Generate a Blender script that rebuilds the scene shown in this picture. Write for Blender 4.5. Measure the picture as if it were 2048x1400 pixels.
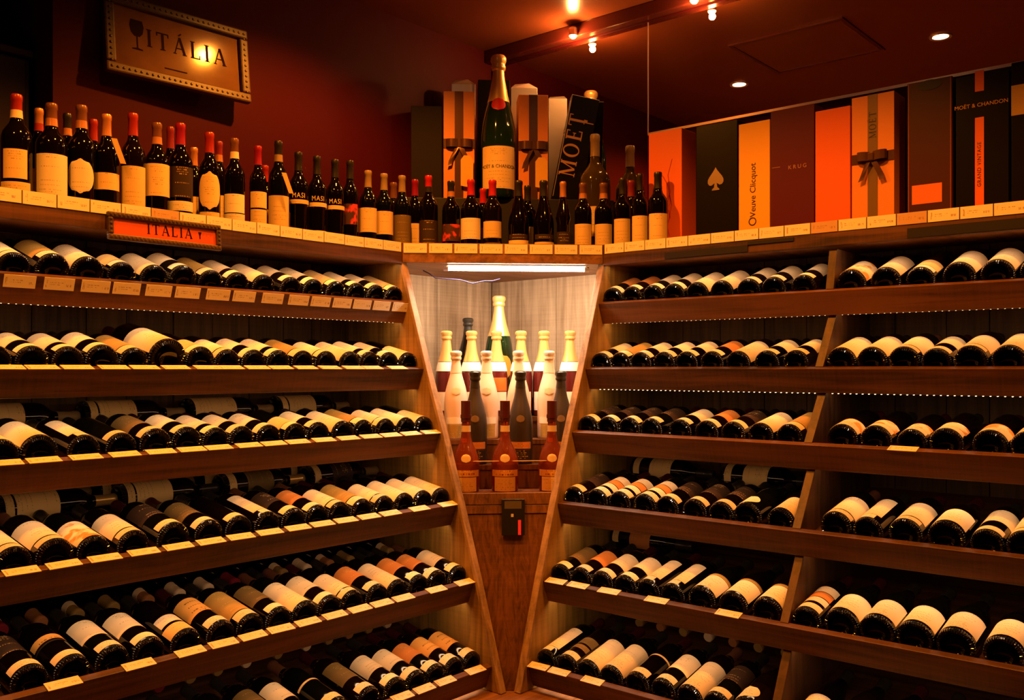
import bpy, bmesh, math, random
from mathutils import Vector, Matrix
random.seed(7)
for o in list(bpy.data.objects):
    bpy.data.objects.remove(o)
sc = bpy.context.scene
COL = sc.collection
# ---------------------------------------------------------------- camera, world, exposure
F = 1863.0                      # focal length in pixels of the 2048 wide frame
HZ = 737.0                      # horizon row
XC, YC, ZC = 2.886, 2.588, 1.20 # camera; the room corner is the world origin, walls are x=0 and y=0
SA, CA = 0.651, 0.759
cam = bpy.data.cameras.new('camera')
cam.sensor_width = 36.0
cam.lens = 36.0 * F / 2048.0
cam.shift_y = (HZ - 700.0) / 2048.0
cam.clip_start = 0.02
camo = bpy.data.objects.new('camera', cam)
COL.objects.link(camo)
fw = Vector((-CA, -SA, 0))
rt = Vector((-SA, CA, 0))
camo.matrix_world = Matrix((( rt.x, 0, -fw.x, XC), (rt.y, 0, -fw.y, YC), (0, 1, 0, ZC), (0, 0, 0, 1)))
sc.camera = camo
w = bpy.data.worlds.new('world')
sc.world = w
w.use_nodes = True
w.node_tree.nodes['Background'].inputs[0].default_value = (1.0, 0.35, 0.12, 1)
w.node_tree.nodes['Background'].inputs[1].default_value = 0.004
sc.view_settings.view_transform = 'Standard'
sc.view_settings.look = 'None'
sc.view_settings.exposure = 0.0
sc.view_settings.gamma = 1.0
sc.view_settings.use_curve_mapping = False
LED_COL = (1.0, 0.56, 0.27)
DOWN_COL = (1.0, 0.285, 0.018)
LED_W = 0.54          # watt per metre of strip
DOWN_W = 74.0
TUBE_EM = 34.0
ZCEIL = ZC + 1.31

# ---------------------------------------------------------------- small tools
def rel_to_px(x, y, z):
    u, v = x - XC, y - YC
    X, Y = -SA * u + CA * v, -CA * u - SA * v
    return 1024 + F * X / Y, HZ - F * (z - ZC) / Y

def s_left(px, wd):
    """coordinate along the wall y=0 of the point at distance wd from it that is seen in column px"""
    r = (px - 1024) / F
    v = wd - YC
    return XC + v * (CA + SA * r) / (SA - CA * r)

def s_right(px, wd):
    r = (px - 1024) / F
    u = wd - XC
    return YC + u * (SA - CA * r) / (CA + SA * r)

def depth(x, y):
    return -CA * (x - XC) - SA * (y - YC)

def z_at(py, x, y):
    return ZC + (HZ - py) * depth(x, y) / F

def chamfer_pt(px, q):
    """point on the line x+y = q*sqrt2 seen in column px"""
    r = (px - 1024) / F
    k = math.sqrt(0.5)
    a = SA - CA * r            # u*a = v*b
    b = CA + SA * r
    # x = (q-p)k, y=(q+p)k
    # ((q-p)k-XC)*a = ((q+p)k-YC)*b
    p = (q * k * (a - b) - XC * a + YC * b) / (k * (a + b))
    return (q - p) * k, (q + p) * k

class MB:
    def __init__(s):
        s.v = []; s.f = []
    def box(s, lo, hi, M=None):
        n = len(s.v)
        for x in (lo[0], hi[0]):
            for y in (lo[1], hi[1]):
                for z in (lo[2], hi[2]):
                    p = Vector((x, y, z))
                    s.v.append(M @ p if M else p)
        for f in ((0,1,3,2),(4,6,7,5),(0,4,5,1),(2,3,7,6),(0,2,6,4),(1,5,7,3)):
            s.f.append([n + i for i in f])
        return s
    def prism(s, poly, vec):
        n = len(s.v); m = len(poly); vec = Vector(vec)
        for p in poly: s.v.append(Vector(p))
        for p in poly: s.v.append(Vector(p) + vec)
        s.f.append([n + i for i in range(m)][::-1])
        s.f.append([n + m + i for i in range(m)])
        for i in range(m):
            j = (i + 1) % m
            s.f.append([n + i, n + j, n + m + j, n + m + i])
        return s
    def lathe(s, prof, seg=24, M=None):
        n0 = len(s.v); rings = []
        for r, z in prof:
            if r < 1e-6:
                rings.append([len(s.v)]); s.v.append(Vector((0, 0, z)))
            else:
                rings.append(list(range(len(s.v), len(s.v) + seg)))
                for i in range(seg):
                    a = 2 * math.pi * i / seg
                    s.v.append(Vector((r * math.sin(a), r * math.cos(a), z)))
        for A, B in zip(rings, rings[1:]):
            for i in range(seg):
                j = (i + 1) % seg
                if len(A) == 1 and len(B) == 1: continue
                if len(A) == 1: s.f.append([A[0], B[i], B[j]])
                elif len(B) == 1: s.f.append([A[i], B[0], A[j]])
                else: s.f.append([A[i], B[i], B[j], A[j]])
        if M:
            for i in range(n0, len(s.v)): s.v[i] = M @ s.v[i]
        return s
    def patch(s, r, z0, z1, half, thick=0.0005, seg=14, oval=False, c=0.0, rf=None):
        """paper wrapped on a bottle: angle 0 looks along +Y"""
        n = len(s.v); H = math.radians(half); C = math.radians(c)
        rows = 2 if not (oval or rf) else 11
        for k in (0, 1):
            for j in range(rows):
                t = j / (rows - 1)
                z = z0 + (z1 - z0) * t
                hh = H * (math.sqrt(max(0.0, 1 - (2 * t - 1) ** 2)) * 0.98 + 0.02) if oval else H
                rr = (rf(z) if rf else r) + 0.0003 + k * thick
                for i in range(seg + 1):
                    a = C - hh + 2 * hh * i / seg
                    s.v.append(Vector((rr * math.sin(a), rr * math.cos(a), z)))
        W = seg + 1; off = rows * W
        for j in range(rows - 1):
            for i in range(seg):
                a = n + j * W + i
                s.f.append([a, a + W, a + W + 1, a + 1])
                b = a + off
                s.f.append([b, b + 1, b + W + 1, b + W])
        def side(idx):
            for p, q in zip(idx, idx[1:]):
                s.f.append([n + p, n + q, n + q + off, n + p + off])
        side(list(range(W))); side([ (rows - 1) * W + i for i in range(W)][::-1])
        side([j * W for j in range(rows)][::-1]); side([j * W + seg for j in range(rows)])
        return s
    def tube(s, pts, r, seg=8):
        pts = [Vector(p) for p in pts]; n0 = len(s.v)
        for i, p in enumerate(pts):
            d = (pts[min(i + 1, len(pts) - 1)] - pts[max(i - 1, 0)]).normalized()
            a = d.orthogonal().normalized() if abs(d.z) > 0.95 else d.cross(Vector((0, 0, 1))).normalized()
            b = d.cross(a)
            for k in range(seg):
                t = 2 * math.pi * k / seg
                s.v.append(p + a * r * math.cos(t) + b * r * math.sin(t))
        for i in range(len(pts) - 1):
            for k in range(seg):
                j = (k + 1) % seg
                s.f.append([n0 + i*seg + k, n0 + i*seg + j, n0 + (i+1)*seg + j, n0 + (i+1)*seg + k])
        s.f.append([n0 + k for k in range(seg)][::-1])
        s.f.append([n0 + (len(pts) - 1) * seg + k for k in range(seg)])
        return s
    def ribbon(s, pts, wvec, th=0.0012):
        pts = [Vector(p) for p in pts]; wv = Vector(wvec); n0 = len(s.v)
        for i, p in enumerate(pts):
            d = (pts[min(i + 1, len(pts) - 1)] - pts[max(i - 1, 0)]).normalized()
            nn = d.cross(wv).normalized() * th * 0.5
            s.v += [p - wv/2 - nn, p + wv/2 - nn, p + wv/2 + nn, p - wv/2 + nn]
        for i in range(len(pts) - 1):
            for k in range(4):
                j = (k + 1) % 4
                s.f.append([n0+i*4+k, n0+i*4+j, n0+(i+1)*4+j, n0+(i+1)*4+k])
        s.f.append([n0, n0+3, n0+2, n0+1]); e = n0 + (len(pts)-1)*4
        s.f.append([e, e+1, e+2, e+3])
        return s
    def mesh(s, name, smooth=False, origin=None):
        me = bpy.data.meshes.new(name)
        o = Vector(origin) if origin is not None else Vector((0, 0, 0))
        me.from_pydata([tuple(p - o) for p in s.v], [], s.f)
        bm = bmesh.new(); bm.from_mesh(me)
        bmesh.ops.recalc_face_normals(bm, faces=bm.faces[:])
        bm.to_mesh(me); bm.free()
        if smooth:
            for p in me.polygons: p.use_smooth = True
            try: me.set_sharp_from_angle(angle=math.radians(38))
            except Exception: pass
        me.update()
        return me
    def build(s, name, mat, parent=None, smooth=False, origin=None, bevel=0.0):
        """verts are in world space unless origin is given as parent's own frame (None = subtract parent's place)"""
        if origin is None:
            origin = wloc(parent)
            me = s.mesh(name, smooth, origin)
            return link(name, me, mat, parent, bevel=bevel)
        me = s.mesh(name, smooth, origin)
        o = link(name, me, mat, parent, bevel=bevel)
        o.location = Vector(origin) - wloc(parent)
        return o

def wloc(o):
    p = Vector((0, 0, 0))
    while o is not None:
        p += o.location; o = o.parent
    return p

def link(name, me, mat, parent=None, bevel=0.0):
    o = bpy.data.objects.new(name, me)
    COL.objects.link(o)
    if parent is not None: o.parent = parent
    if mat is not None:
        if len(me.materials) == 0: me.materials.append(mat)
        elif me.materials[0] is not mat:
            o.material_slots[0].link = 'OBJECT'; o.material_slots[0].material = mat
    if bevel > 0:
        b = o.modifiers.new('bevel', 'BEVEL'); b.width = bevel; b.segments = 2; b.limit_method = 'ANGLE'
        b.harden_normals = False
    return o

def tag(o, label, cat, group=None, kind=None):
    if label and len(label.split()) > 16: print('LONG', label)
    if label: o['label'] = label
    if cat: o['category'] = cat
    if group: o['group'] = group
    if kind: o['kind'] = kind
    return o

def thing(name, label, cat, loc=(0, 0, 0), group=None):
    o = bpy.data.objects.new(name, None)
    o.empty_display_size = 0.05
    COL.objects.link(o); o.location = loc
    return tag(o, label, cat, group)

ORD = ['', 'first', 'second', 'third', 'fourth', 'fifth', 'sixth', 'seventh', 'eighth', 'ninth', 'tenth', 'eleventh',
       'twelfth', 'thirteenth', 'fourteenth', 'fifteenth', 'sixteenth', 'seventeenth', 'eighteenth', 'nineteenth', 'twentieth',
       'twenty-first', 'twenty-second', 'twenty-third', 'twenty-fourth', 'twenty-fifth', 'twenty-sixth', 'twenty-seventh', 'twenty-eighth']

# ---------------------------------------------------------------- materials
def nt(name):
    m = bpy.data.materials.new(name); m.use_nodes = True
    return m, m.node_tree.nodes, m.node_tree.links, m.node_tree.nodes['Principled BSDF']

def plain(name, col, rough=0.5, metal=0.0, spec=0.5, coat=0.0, trans=0.0, ior=1.45):
    m, N, L, b = nt(name)
    b.inputs['Base Color'].default_value = (*col, 1)
    b.inputs['Roughness'].default_value = rough
    b.inputs['Metallic'].default_value = metal
    b.inputs['Specular IOR Level'].default_value = spec
    b.inputs['Coat Weight'].default_value = coat
    b.inputs['Transmission Weight'].default_value = trans
    b.inputs['IOR'].default_value = ior
    return m

def emit(name, col, strength):
    m, N, L, b = nt(name)
    b.inputs['Base Color'].default_value = (*col, 1)
    b.inputs['Emission Color'].default_value = (*col, 1)
    b.inputs['Emission Strength'].default_value = strength
    return m

def math_node(N, L, op, a, b=None, c=None):
    n = N.new('ShaderNodeMath'); n.operation = op
    for i, x in enumerate((a, b, c)):
        if x is None: continue
        if hasattr(x, 'links'): L.new(x, n.inputs[i])
        else: n.inputs[i].default_value = x
    return n.outputs[0]

def wood(name, c1, c2, axis, rough=0.5, scale=1.0, bump=0.25, curl=0.6):
    """sawn timber with grain running along the given axis (x, y or z)"""
    m, N, L, b = nt(name)
    tc = N.new('ShaderNodeTexCoord'); mp = N.new('ShaderNodeMapping')
    L.new(tc.outputs['Object'], mp.inputs['Vector'])
    big, small = 46 * scale, 2.2 * scale
    mp.inputs['Scale'].default_value = tuple(small if a == axis else big for a in 'xyz')
    oi = N.new('ShaderNodeObjectInfo')
    cmb = N.new('ShaderNodeCombineXYZ')
    L.new(math_node(N, L, 'MULTIPLY', oi.outputs['Random'], 37.0), cmb.inputs[0])
    L.new(math_node(N, L, 'MULTIPLY', oi.outputs['Random'], 17.0), cmb.inputs[2])
    L.new(cmb.outputs[0], mp.inputs['Location'])
    n1 = N.new('ShaderNodeTexNoise'); n1.inputs['Scale'].default_value = 1.0
    n1.inputs['Detail'].default_value = 6; n1.inputs['Roughness'].default_value = 0.62; n1.inputs['Distortion'].default_value = curl
    L.new(mp.outputs[0], n1.inputs['Vector'])
    mp2 = N.new('ShaderNodeMapping'); L.new(tc.outputs['Object'], mp2.inputs['Vector'])
    mp2.inputs['Scale'].default_value = tuple(1.3 if a == axis else 7.0 for a in 'xyz')
    n2 = N.new('ShaderNodeTexNoise'); n2.inputs['Scale'].default_value = 1.0; n2.inputs['Detail'].default_value = 3
    L.new(mp2.outputs[0], n2.inputs['Vector'])
    # saw marks across the grain
    mp3 = N.new('ShaderNodeMapping'); L.new(tc.outputs['Object'], mp3.inputs['Vector'])
    mp3.inputs['Scale'].default_value = tuple(160.0 if a == axis else 3.0 for a in 'xyz')
    n3 = N.new('ShaderNodeTexNoise'); n3.inputs['Scale'].default_value = 1.0; n3.inputs['Detail'].default_value = 2
    L.new(mp3.outputs[0], n3.inputs['Vector'])
    s1 = math_node(N, L, 'MULTIPLY', n1.outputs['Fac'], 0.62)
    s2 = math_node(N, L, 'MULTIPLY_ADD', n2.outputs['Fac'], 0.28, s1)
    s3 = math_node(N, L, 'MULTIPLY_ADD', n3.outputs['Fac'], 0.10, s2)
    s4 = math_node(N, L, 'MULTIPLY_ADD', oi.outputs['Random'], 0.10, s3)
    cr = N.new('ShaderNodeValToRGB')
    cr.color_ramp.elements[0].position = 0.40; cr.color_ramp.elements[0].color = (*c1, 1)
    cr.color_ramp.elements[1].position = 0.66; cr.color_ramp.elements[1].color = (*c2, 1)
    L.new(s4, cr.inputs[0]); L.new(cr.outputs[0], b.inputs['Base Color'])
    b.inputs['Roughness'].default_value = rough
    bp = N.new('ShaderNodeBump'); bp.inputs['Strength'].default_value = bump; bp.inputs['Distance'].default_value = 0.002
    L.new(s3, bp.inputs['Height']); L.new(bp.outputs[0], b.inputs['Normal'])
    return m

def paper(name, base, ink=(0.12, 0.07, 0.03), amount=0.55, freq=170.0, blot=None, rough=0.55, metal=0.0, dots=False):
    """label stock with printed lines; runs in the bottle's own frame (z along the bottle)"""
    m, N, L, b = nt(name)
    tc = N.new('ShaderNodeTexCoord'); sx = N.new('ShaderNodeSeparateXYZ')
    L.new(tc.outputs['Object'], sx.inputs[0])
    oi = N.new('ShaderNodeObjectInfo')
    x, y, z = sx.outputs
    ang = math_node(N, L, 'ARCTAN2', x, y)
    zz = math_node(N, L, 'MULTIPLY_ADD', z, freq, math_node(N, L, 'MULTIPLY', oi.outputs['Random'], 9.0))
    fr = math_node(N, L, 'FRACT', zz)
    bar = math_node(N, L, 'LESS_THAN', fr, 0.42)
    fl = math_node(N, L, 'FLOOR', zz)
    cmb = N.new('ShaderNodeCombineXYZ')
    L.new(math_node(N, L, 'MULTIPLY', ang, 22.0), cmb.inputs[0]); L.new(math_node(N, L, 'MULTIPLY', fl, 3.7), cmb.inputs[1])
    n1 = N.new('ShaderNodeTexNoise'); n1.inputs['Scale'].default_value = 1.0; n1.inputs['Detail'].default_value = 1
    L.new(cmb.outputs[0], n1.inputs['Vector'])
    txt = math_node(N, L, 'GREATER_THAN', n1.outputs['Fac'], 0.53)
    wn = N.new('ShaderNodeTexWhiteNoise'); wn.noise_dimensions = '1D'
    L.new(fl, wn.inputs['W'])
    ext = math_node(N, L, 'LESS_THAN', math_node(N, L, 'ABSOLUTE', ang), math_node(N, L, 'MULTIPLY', wn.outputs['Value'], 0.75))
    sel = math_node(N, L, 'GREATER_THAN', wn.outputs['Value'], 0.45)
    mk = math_node(N, L, 'MULTIPLY', math_node(N, L, 'MULTIPLY', bar, txt), math_node(N, L, 'MULTIPLY', ext, sel))
    mk = math_node(N, L, 'MULTIPLY', mk, amount)
    n2 = N.new('ShaderNodeTexNoise'); n2.inputs['Scale'].default_value = 26; n2.inputs['Detail'].default_value = 3
    L.new(tc.outputs['Object'], n2.inputs['Vector'])
    hsv = N.new('ShaderNodeHueSaturation')
    hsv.inputs['Color'].default_value = (*base, 1)
    L.new(math_node(N, L, 'MULTIPLY_ADD', oi.outputs['Random'], 0.22, 0.86), hsv.inputs['Value'])
    col = hsv.outputs[0]
    if blot:
        mx0 = N.new('ShaderNodeMix'); mx0.data_type = 'RGBA'
        cr = N.new('ShaderNodeValToRGB'); cr.color_ramp.elements[0].position = 0.50; cr.color_ramp.elements[1].position = 0.58
        nb = N.new('ShaderNodeTexNoise'); nb.inputs['Scale'].default_value = 30; nb.noise_dimensions = '4D'
        L.new(tc.outputs['Object'], nb.inputs['Vector']); L.new(math_node(N, L, 'MULTIPLY', oi.outputs['Random'], 20.0), nb.inputs['W'])
        L.new(nb.outputs['Fac'], cr.inputs[0]); L.new(cr.outputs[0], mx0.inputs['Factor'])
        L.new(col, mx0.inputs['A']); mx0.inputs['B'].default_value = (*blot, 1); col = mx0.outputs['Result']
    mx = N.new('ShaderNodeMix'); mx.data_type = 'RGBA'
    L.new(mk, mx.inputs['Factor']); L.new(col, mx.inputs['A']); mx.inputs['B'].default_value = (*ink, 1)
    L.new(mx.outputs['Result'], b.inputs['Base Color'])
    b.inputs['Roughness'].default_value = rough; b.inputs['Metallic'].default_value = metal
    b.inputs['Specular IOR Level'].default_value = 0.25
    return m

def glass_dark(name, col, rough=0.06):
    """thick dark bottle glass with the knurled ring at its foot"""
    m, N, L, b = nt(name)
    b.inputs['Base Color'].default_value = (*col, 1); b.inputs['Roughness'].default_value = rough
    b.inputs['Specular IOR Level'].default_value = 0.5
    tc = N.new('ShaderNodeTexCoord'); sx = N.new('ShaderNodeSeparateXYZ'); L.new(tc.outputs['Object'], sx.inputs[0])
    ang = math_node(N, L, 'ARCTAN2', sx.outputs[0], sx.outputs[1])
    wv = math_node(N, L, 'SINE', math_node(N, L, 'MULTIPLY', ang, 44.0))
    mk = math_node(N, L, 'LESS_THAN', sx.outputs[2], 0.011)
    h = math_node(N, L, 'MULTIPLY', math_node(N, L, 'MULTIPLY', wv, mk), 0.5)
    bp = N.new('ShaderNodeBump'); bp.inputs['Strength'].default_value = 1.0; bp.inputs['Distance'].default_value = 0.003
    L.new(h, bp.inputs['Height']); L.new(bp.outputs[0], b.inputs['Normal'])
    return m

M = {}
M['lip_x'] = wood('dark_sawn_wood_x', (0.020, 0.0065, 0.002), (0.150, 0.056, 0.017), 'x', 0.48)
M['lip_y'] = wood('dark_sawn_wood_y', (0.020, 0.0065, 0.002), (0.150, 0.056, 0.017), 'y', 0.48)
M['plank'] = wood('back_plank_wood', (0.038, 0.019, 0.005), (0.165, 0.088, 0.022), 'z', 0.6, bump=0.35)
M['end'] = wood('end_panel_wood', (0.11, 0.060, 0.010), (0.40, 0.225, 0.042), 'z', 0.55)
M['div'] = wood('divider_wood', (0.02, 0.008, 0.003), (0.10, 0.042, 0.013), 'z', 0.5)
M['edge'] = wood('pale_edge_wood', (0.12, 0.066, 0.030), (0.46, 0.29, 0.15), 'z', 0.5)
M['vfront'] = wood('curly_front_wood', (0.055, 0.019, 0.005), (0.21, 0.082, 0.024), 'z', 0.42, scale=0.9, curl=2.2, bump=0.4)
M['vback'] = wood('pale_sawn_wood', (0.26, 0.165, 0.095), (0.58, 0.42, 0.28), 'z', 0.6, bump=0.35)
M['header'] = wood('header_wood', (0.10, 0.04, 0.015), (0.34, 0.15, 0.06), 'x', 0.5)
M['wall'] = plain('burgundy_paint', (0.055, 0.0030, 0.0050), 0.6, spec=0.10)
M['ceil'] = plain('lacquered_ceiling', (0.20, 0.052, 0.018), 0.24, spec=0.45)
M['floorm'] = wood('floor_wood', (0.05, 0.02, 0.01), (0.14, 0.06, 0.03), 'x', 0.5)
M['dark'] = plain('black_paint', (0.012, 0.008, 0.008), 0.5)
M['mirror'] = plain('silvered_mirror', (0.80, 0.72, 0.66), 0.0, metal=1.0)
M['medge'] = plain('polished_mirror_edge', (0.80, 0.55, 0.40), 0.32, metal=0.8)
M['rail'] = plain('rail_red_lacquer', (0.10, 0.016, 0.010), 0.2)
M['card'] = paper('price_card', (0.86, 0.78, 0.62), (0.22, 0.08, 0.03), 0.6, 150)
M['led'] = emit('led_diode', (1.0, 0.76, 0.40), 4.5)
M['strip'] = plain('led_tape', (0.25, 0.2, 0.1), 0.4)
M['glass'] = glass_dark('dark_bottle_glass', (0.0022, 0.0012, 0.0008))
M['glassg'] = glass_dark('green_black_bottle_glass', (0.0020, 0.0022, 0.0007))
M['glassb'] = glass_dark('brown_bottle_glass', (0.0040, 0.0016, 0.0008))
PAP = {
 'cream': paper('label_cream', (0.86, 0.74, 0.54)), 'white': paper('label_white', (0.90, 0.84, 0.74)),
 'ochre': paper('label_ochre', (0.78, 0.55, 0.24)), 'gold': paper('label_gold', (0.42, 0.27, 0.07), (0.75, 0.5, 0.2), 0.6),
 'orange': paper('label_burnt_orange', (0.60, 0.22, 0.05), (0.85, 0.6, 0.3), 0.5),
 'olive': paper('label_olive', (0.17, 0.11, 0.035), (0.55, 0.4, 0.15), 0.5),
 'dark': paper('label_dark', (0.035, 0.018, 0.010), (0.65, 0.42, 0.16), 0.8),
 'patch': paper('label_cream_amber_print', (0.88, 0.76, 0.55), blot=(0.72, 0.33, 0.06)),
 'amber': paper('label_amber', (0.80, 0.42, 0.10), (0.05, 0.02, 0.01), 0.9, 90),
 'red': paper('label_red_motif', (0.06, 0.02, 0.02), blot=(0.65, 0.05, 0.06), amount=0.2),
}
CAP = {
 'red': plain('capsule_red', (0.30, 0.018, 0.012), 0.3), 'magenta': plain('capsule_magenta', (0.27, 0.008, 0.04), 0.3),
 'black': plain('capsule_black', (0.02, 0.016, 0.013), 0.3), 'brown': plain('capsule_brown', (0.16, 0.06, 0.03), 0.3),
 'copper': plain('capsule_copper', (0.62, 0.26, 0.10), 0.3, metal=0.4), 'gold': plain('capsule_gold', (0.75, 0.48, 0.16), 0.28, metal=0.6),
 'tan': plain('capsule_tan', (0.30, 0.20, 0.09), 0.4), 'cream': plain('capsule_band_cream', (0.80, 0.62, 0.42), 0.5),
 'dwine': plain('capsule_dark_wine', (0.05, 0.006, 0.008), 0.35), 'wine': plain('capsule_wine', (0.22, 0.02, 0.035), 0.3), 'scarlet': plain('capsule_scarlet', (0.48, 0.014, 0.02), 0.3),
}

# ---------------------------------------------------------------- bottle shapes (metres, foot at z=0)
def prof_bordeaux(r=0.0375, h=0.30):
    k = h / 0.30
    p = [(0, .020), (.012, .018), (.021, .010), (.027, .002), (.030, 0), (.0345, .0008), (.0368, .004), (.0375, .010), (.0375, .185),
         (.0366, .196), (.0335, .207), (.027, .217), (.0195, .2265), (.0158, .238), (.0142, .255), (.0138, .284), (.0150, .286),
         (.0150, .297), (.013, .30), (0, .30)]
    return [(a / .0375 * r if b < .2 else a * (1 if r < .045 else 1.15) if b > .23 else a / .0375 * r, b * k) for a, b in p]
def prof_burgundy(r=0.041, h=0.30):
    k = h / 0.30; f = r / .041
    return [(a * (f if b < .16 else 1), b * k) for a, b in [(0, .022), (.014, .020), (.024, .011), (.030, .002), (.033, 0), (.038, .0008), (.0403, .004), (.041, .010), (.041, .128),
         (.0403, .145), (.0375, .163), (.0325, .183), (.0265, .203), (.0205, .222), (.0168, .240), (.0150, .258), (.0145, .284), (.0158, .286),
         (.0158, .297), (.013, .30), (0, .30)]]
def prof_champagne(r=0.0435, h=0.315):
    k = h / 0.315; f = r / .0435
    return [(a * (f if b < .25 else f ** .8), b * k) for a, b in [(0, .024), (.014, .022), (.025, .012), (.032, .002), (.036, 0), (.0405, .001), (.0428, .004), (.0435, .010), (.0435, .125),
         (.0427, .145), (.0400, .165), (.0350, .187), (.0290, .207), (.0232, .227), (.0195, .245), (.0172, .262), (.0155, .274), (.0150, .281),
         (.0182, .284), (.0192, .290), (.0172, .2945), (.0178, .297), (.0208, .303), (.0205, .310), (.0165, .3145), (.010, .315), (0, .315)]]
def prof_flacon(h=0.295):
    k = h / 0.295
    return [((a * 1.15 if b < .15 else a), b * k) for a, b in [(0, .016), (.016, .014), (.026, .004), (.031, 0), (.036, .001), (.038, .006), (.0385, .04), (.0395, .075),
         (.0385, .095), (.0345, .118), (.0275, .140), (.0210, .160), (.0165, .180), (.0145, .200), (.0140, .225), (.0140, .25), (.0142, .295), (0, .295)]]

def rad_at(prof, z):
    best = 0
    for (r0, z0), (r1, z1) in zip(prof[4:], prof[5:]):
        if z0 <= z <= z1 and z1 > z0:
            return r0 + (r1 - r0) * (z - z0) / (z1 - z0)
    return prof[8][0]

SHAPES = {'bor': prof_bordeaux(), 'bor_s': prof_bordeaux(0.0355), 'bor_b': prof_bordeaux(0.0405), 'bur': prof_burgundy(), 'bur_b': prof_burgundy(0.043),
          'mag': prof_bordeaux(0.050, 0.34), 'dmag': prof_bordeaux(0.056, 0.45), 'cha': prof_champagne(), 'cha_s': prof_champagne(0.041, 0.30),
          'jer': prof_champagne(0.064, 0.50), 'cha_m': prof_champagne(0.052, 0.375), 'fla': prof_flacon(), 'slim': prof_burgundy(0.031, 0.30)}
CACHE = {}
def body_mesh(shape):
    k = ('b', shape)
    if k not in CACHE:
        CACHE[k] = MB().lathe(SHAPES[shape], 28).mesh('bottle_body_' + shape, True)
    return CACHE[k]
def shell_mesh(shape, z0, z1, off=0.0007, top=True):
    k = ('s', shape, z0, z1, off, top)
    if k not in CACHE:
        pr = SHAPES[shape]; zt = pr[-1][1]
        zs = sorted(set([z0] + [b for a, b in pr if z0 < b < z1] + [z1]))
        out = [(max(rad_at(pr, z), 0.004) + off, z) for z in zs]
        if z1 >= zt - 1e-4 and top:
            out[-1] = (pr[-2][0] + off, zt + off); out.append((0, zt + off))
        inn = (out[0][0] - off - 0.0002, z0)
        out = [inn] + out
        if not (z1 >= zt - 1e-4 and top): out.append((out[-1][0] - off - 0.0002, z1))
        CACHE[k] = MB().lathe(out, 24).mesh('capsule_shell', True)
    return CACHE[k]
def label_mesh(shape, z0, z1, half, oval=False, c=0.0):
    k = ('l', shape, z0, z1, half, oval, c)
    if k not in CACHE:
        pr = SHAPES[shape]; straight = max(b for a, b in pr if abs(a - max(x for x, _ in pr)) < 1e-4)
        rf = (lambda z: rad_at(pr, z)) if z1 > straight + 1e-4 else None
        CACHE[k] = MB().patch(max(a for a, _ in pr), z0, z1, half, oval=oval, c=c, rf=rf).mesh('label_paper', True)
    return CACHE[k]

def make_bottle(name, label, Mx, shape='bor', glass='glass', cap=None, bands=(), group=None, cat='bottle', capz=None):
    """bands: (z0, z1, half angle, paper key or material, oval) ; cap: (material key, band key)"""
    root = thing(name, label, cat, (0, 0, 0), group)
    root.matrix_world = Mx
    g = M[glass] if isinstance(glass, str) else glass
    link('bottle_body', body_mesh(shape), g, root)
    top = SHAPES[shape][-1][1]
    if cap:
        z0 = capz if capz else top - 0.058
        link('capsule', shell_mesh(shape, z0, top), CAP[cap[0]] if isinstance(cap[0], str) else cap[0], root)
        if len(cap) > 1 and cap[1]:
            link('capsule_band', shell_mesh(shape, z0 - 0.001, z0 + 0.019, 0.0012, False), CAP[cap[1]] if isinstance(cap[1], str) else cap[1], root)
    for i, b in enumerate(bands):
        mt = PAP[b[3]] if isinstance(b[3], str) else b[3]
        ov = len(b) > 4 and b[4]
        link('front_label' if i == len(bands) - 1 else 'back_label', label_mesh(shape, b[0], b[1], b[2], ov, b[5] if len(b) > 5 else 0.0), mt, root)
    return root

# ---------------------------------------------------------------- lettering (own serif strokes; other lettering from the built-in font)
def seg_poly(p, q, wd):
    p, q = Vector((p[0], p[1], 0)), Vector((q[0], q[1], 0)); d = (q - p).normalized(); nrm = Vector((-d.y, d.x, 0)) * wd / 2
    return [p - nrm, q - nrm, q + nrm, p + nrm]
T, t_ = 0.15, 0.06
GL = {
 'I': (0.34, [((.17, 0), (.17, 1), T), ((0.02, .025), (.32, .025), .05), ((.02, .975), (.32, .975), .05)]),
 'T': (0.74, [((.37, 0), (.37, 1), T), ((.02, .965), (.72, .965), .07), ((.04, .98), (.04, .78), .06), ((.70, .98), (.70, .78), .06), ((.22, .025), (.52, .025), .05)]),
 'A': (0.80, [((.08, 0), (.40, 1), t_), ((.40, 1), (.70, 0), T), ((.22, .34), (.58, .34), .06), ((0, .025), (.2, .025), .05), ((.56, .025), (.82, .025), .05)]),
 'L': (0.64, [((.15, 0), (.15, 1), T), ((.02, .025), (.6, .035), .07), ((.58, 0), (.58, .24), .06), ((.02, .975), (.30, .975), .05)]),
 'M': (0.98, [((.12, 0), (.12, 1), t_), ((.12, 1), (.49, .08), T), ((.49, .08), (.84, 1), t_), ((.84, 1), (.84, 0), T), ((0, .025), (.24, .025), .05), ((.70, .025), (.98, .025), .05), ((0, .975), (.18, .975), .05), ((.80, .975), (.98, .975), .05)]),
 'E': (0.66, [((.15, 0), (.15, 1), T), ((.02, .035), (.6, .035), .07), ((.02, .965), (.58, .965), .07), ((.15, .5), (.45, .5), .06), ((.585, 0), (.585, .24), .06), ((.565, 1), (.565, .78), .06), ((.44, .4), (.44, .6), .05)]),
 'O': (0.86, 'ring'), ' ': (0.4, []),
}
GL['Á'] = (0.80, GL['A'][1] + [((.36, 1.10), (.52, 1.24), .08)])
GL['Ë'] = (0.66, GL['E'][1] + [((.17, 1.16), (.27, 1.16), .10), ((.40, 1.16), (.50, 1.16), .10)])
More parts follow.
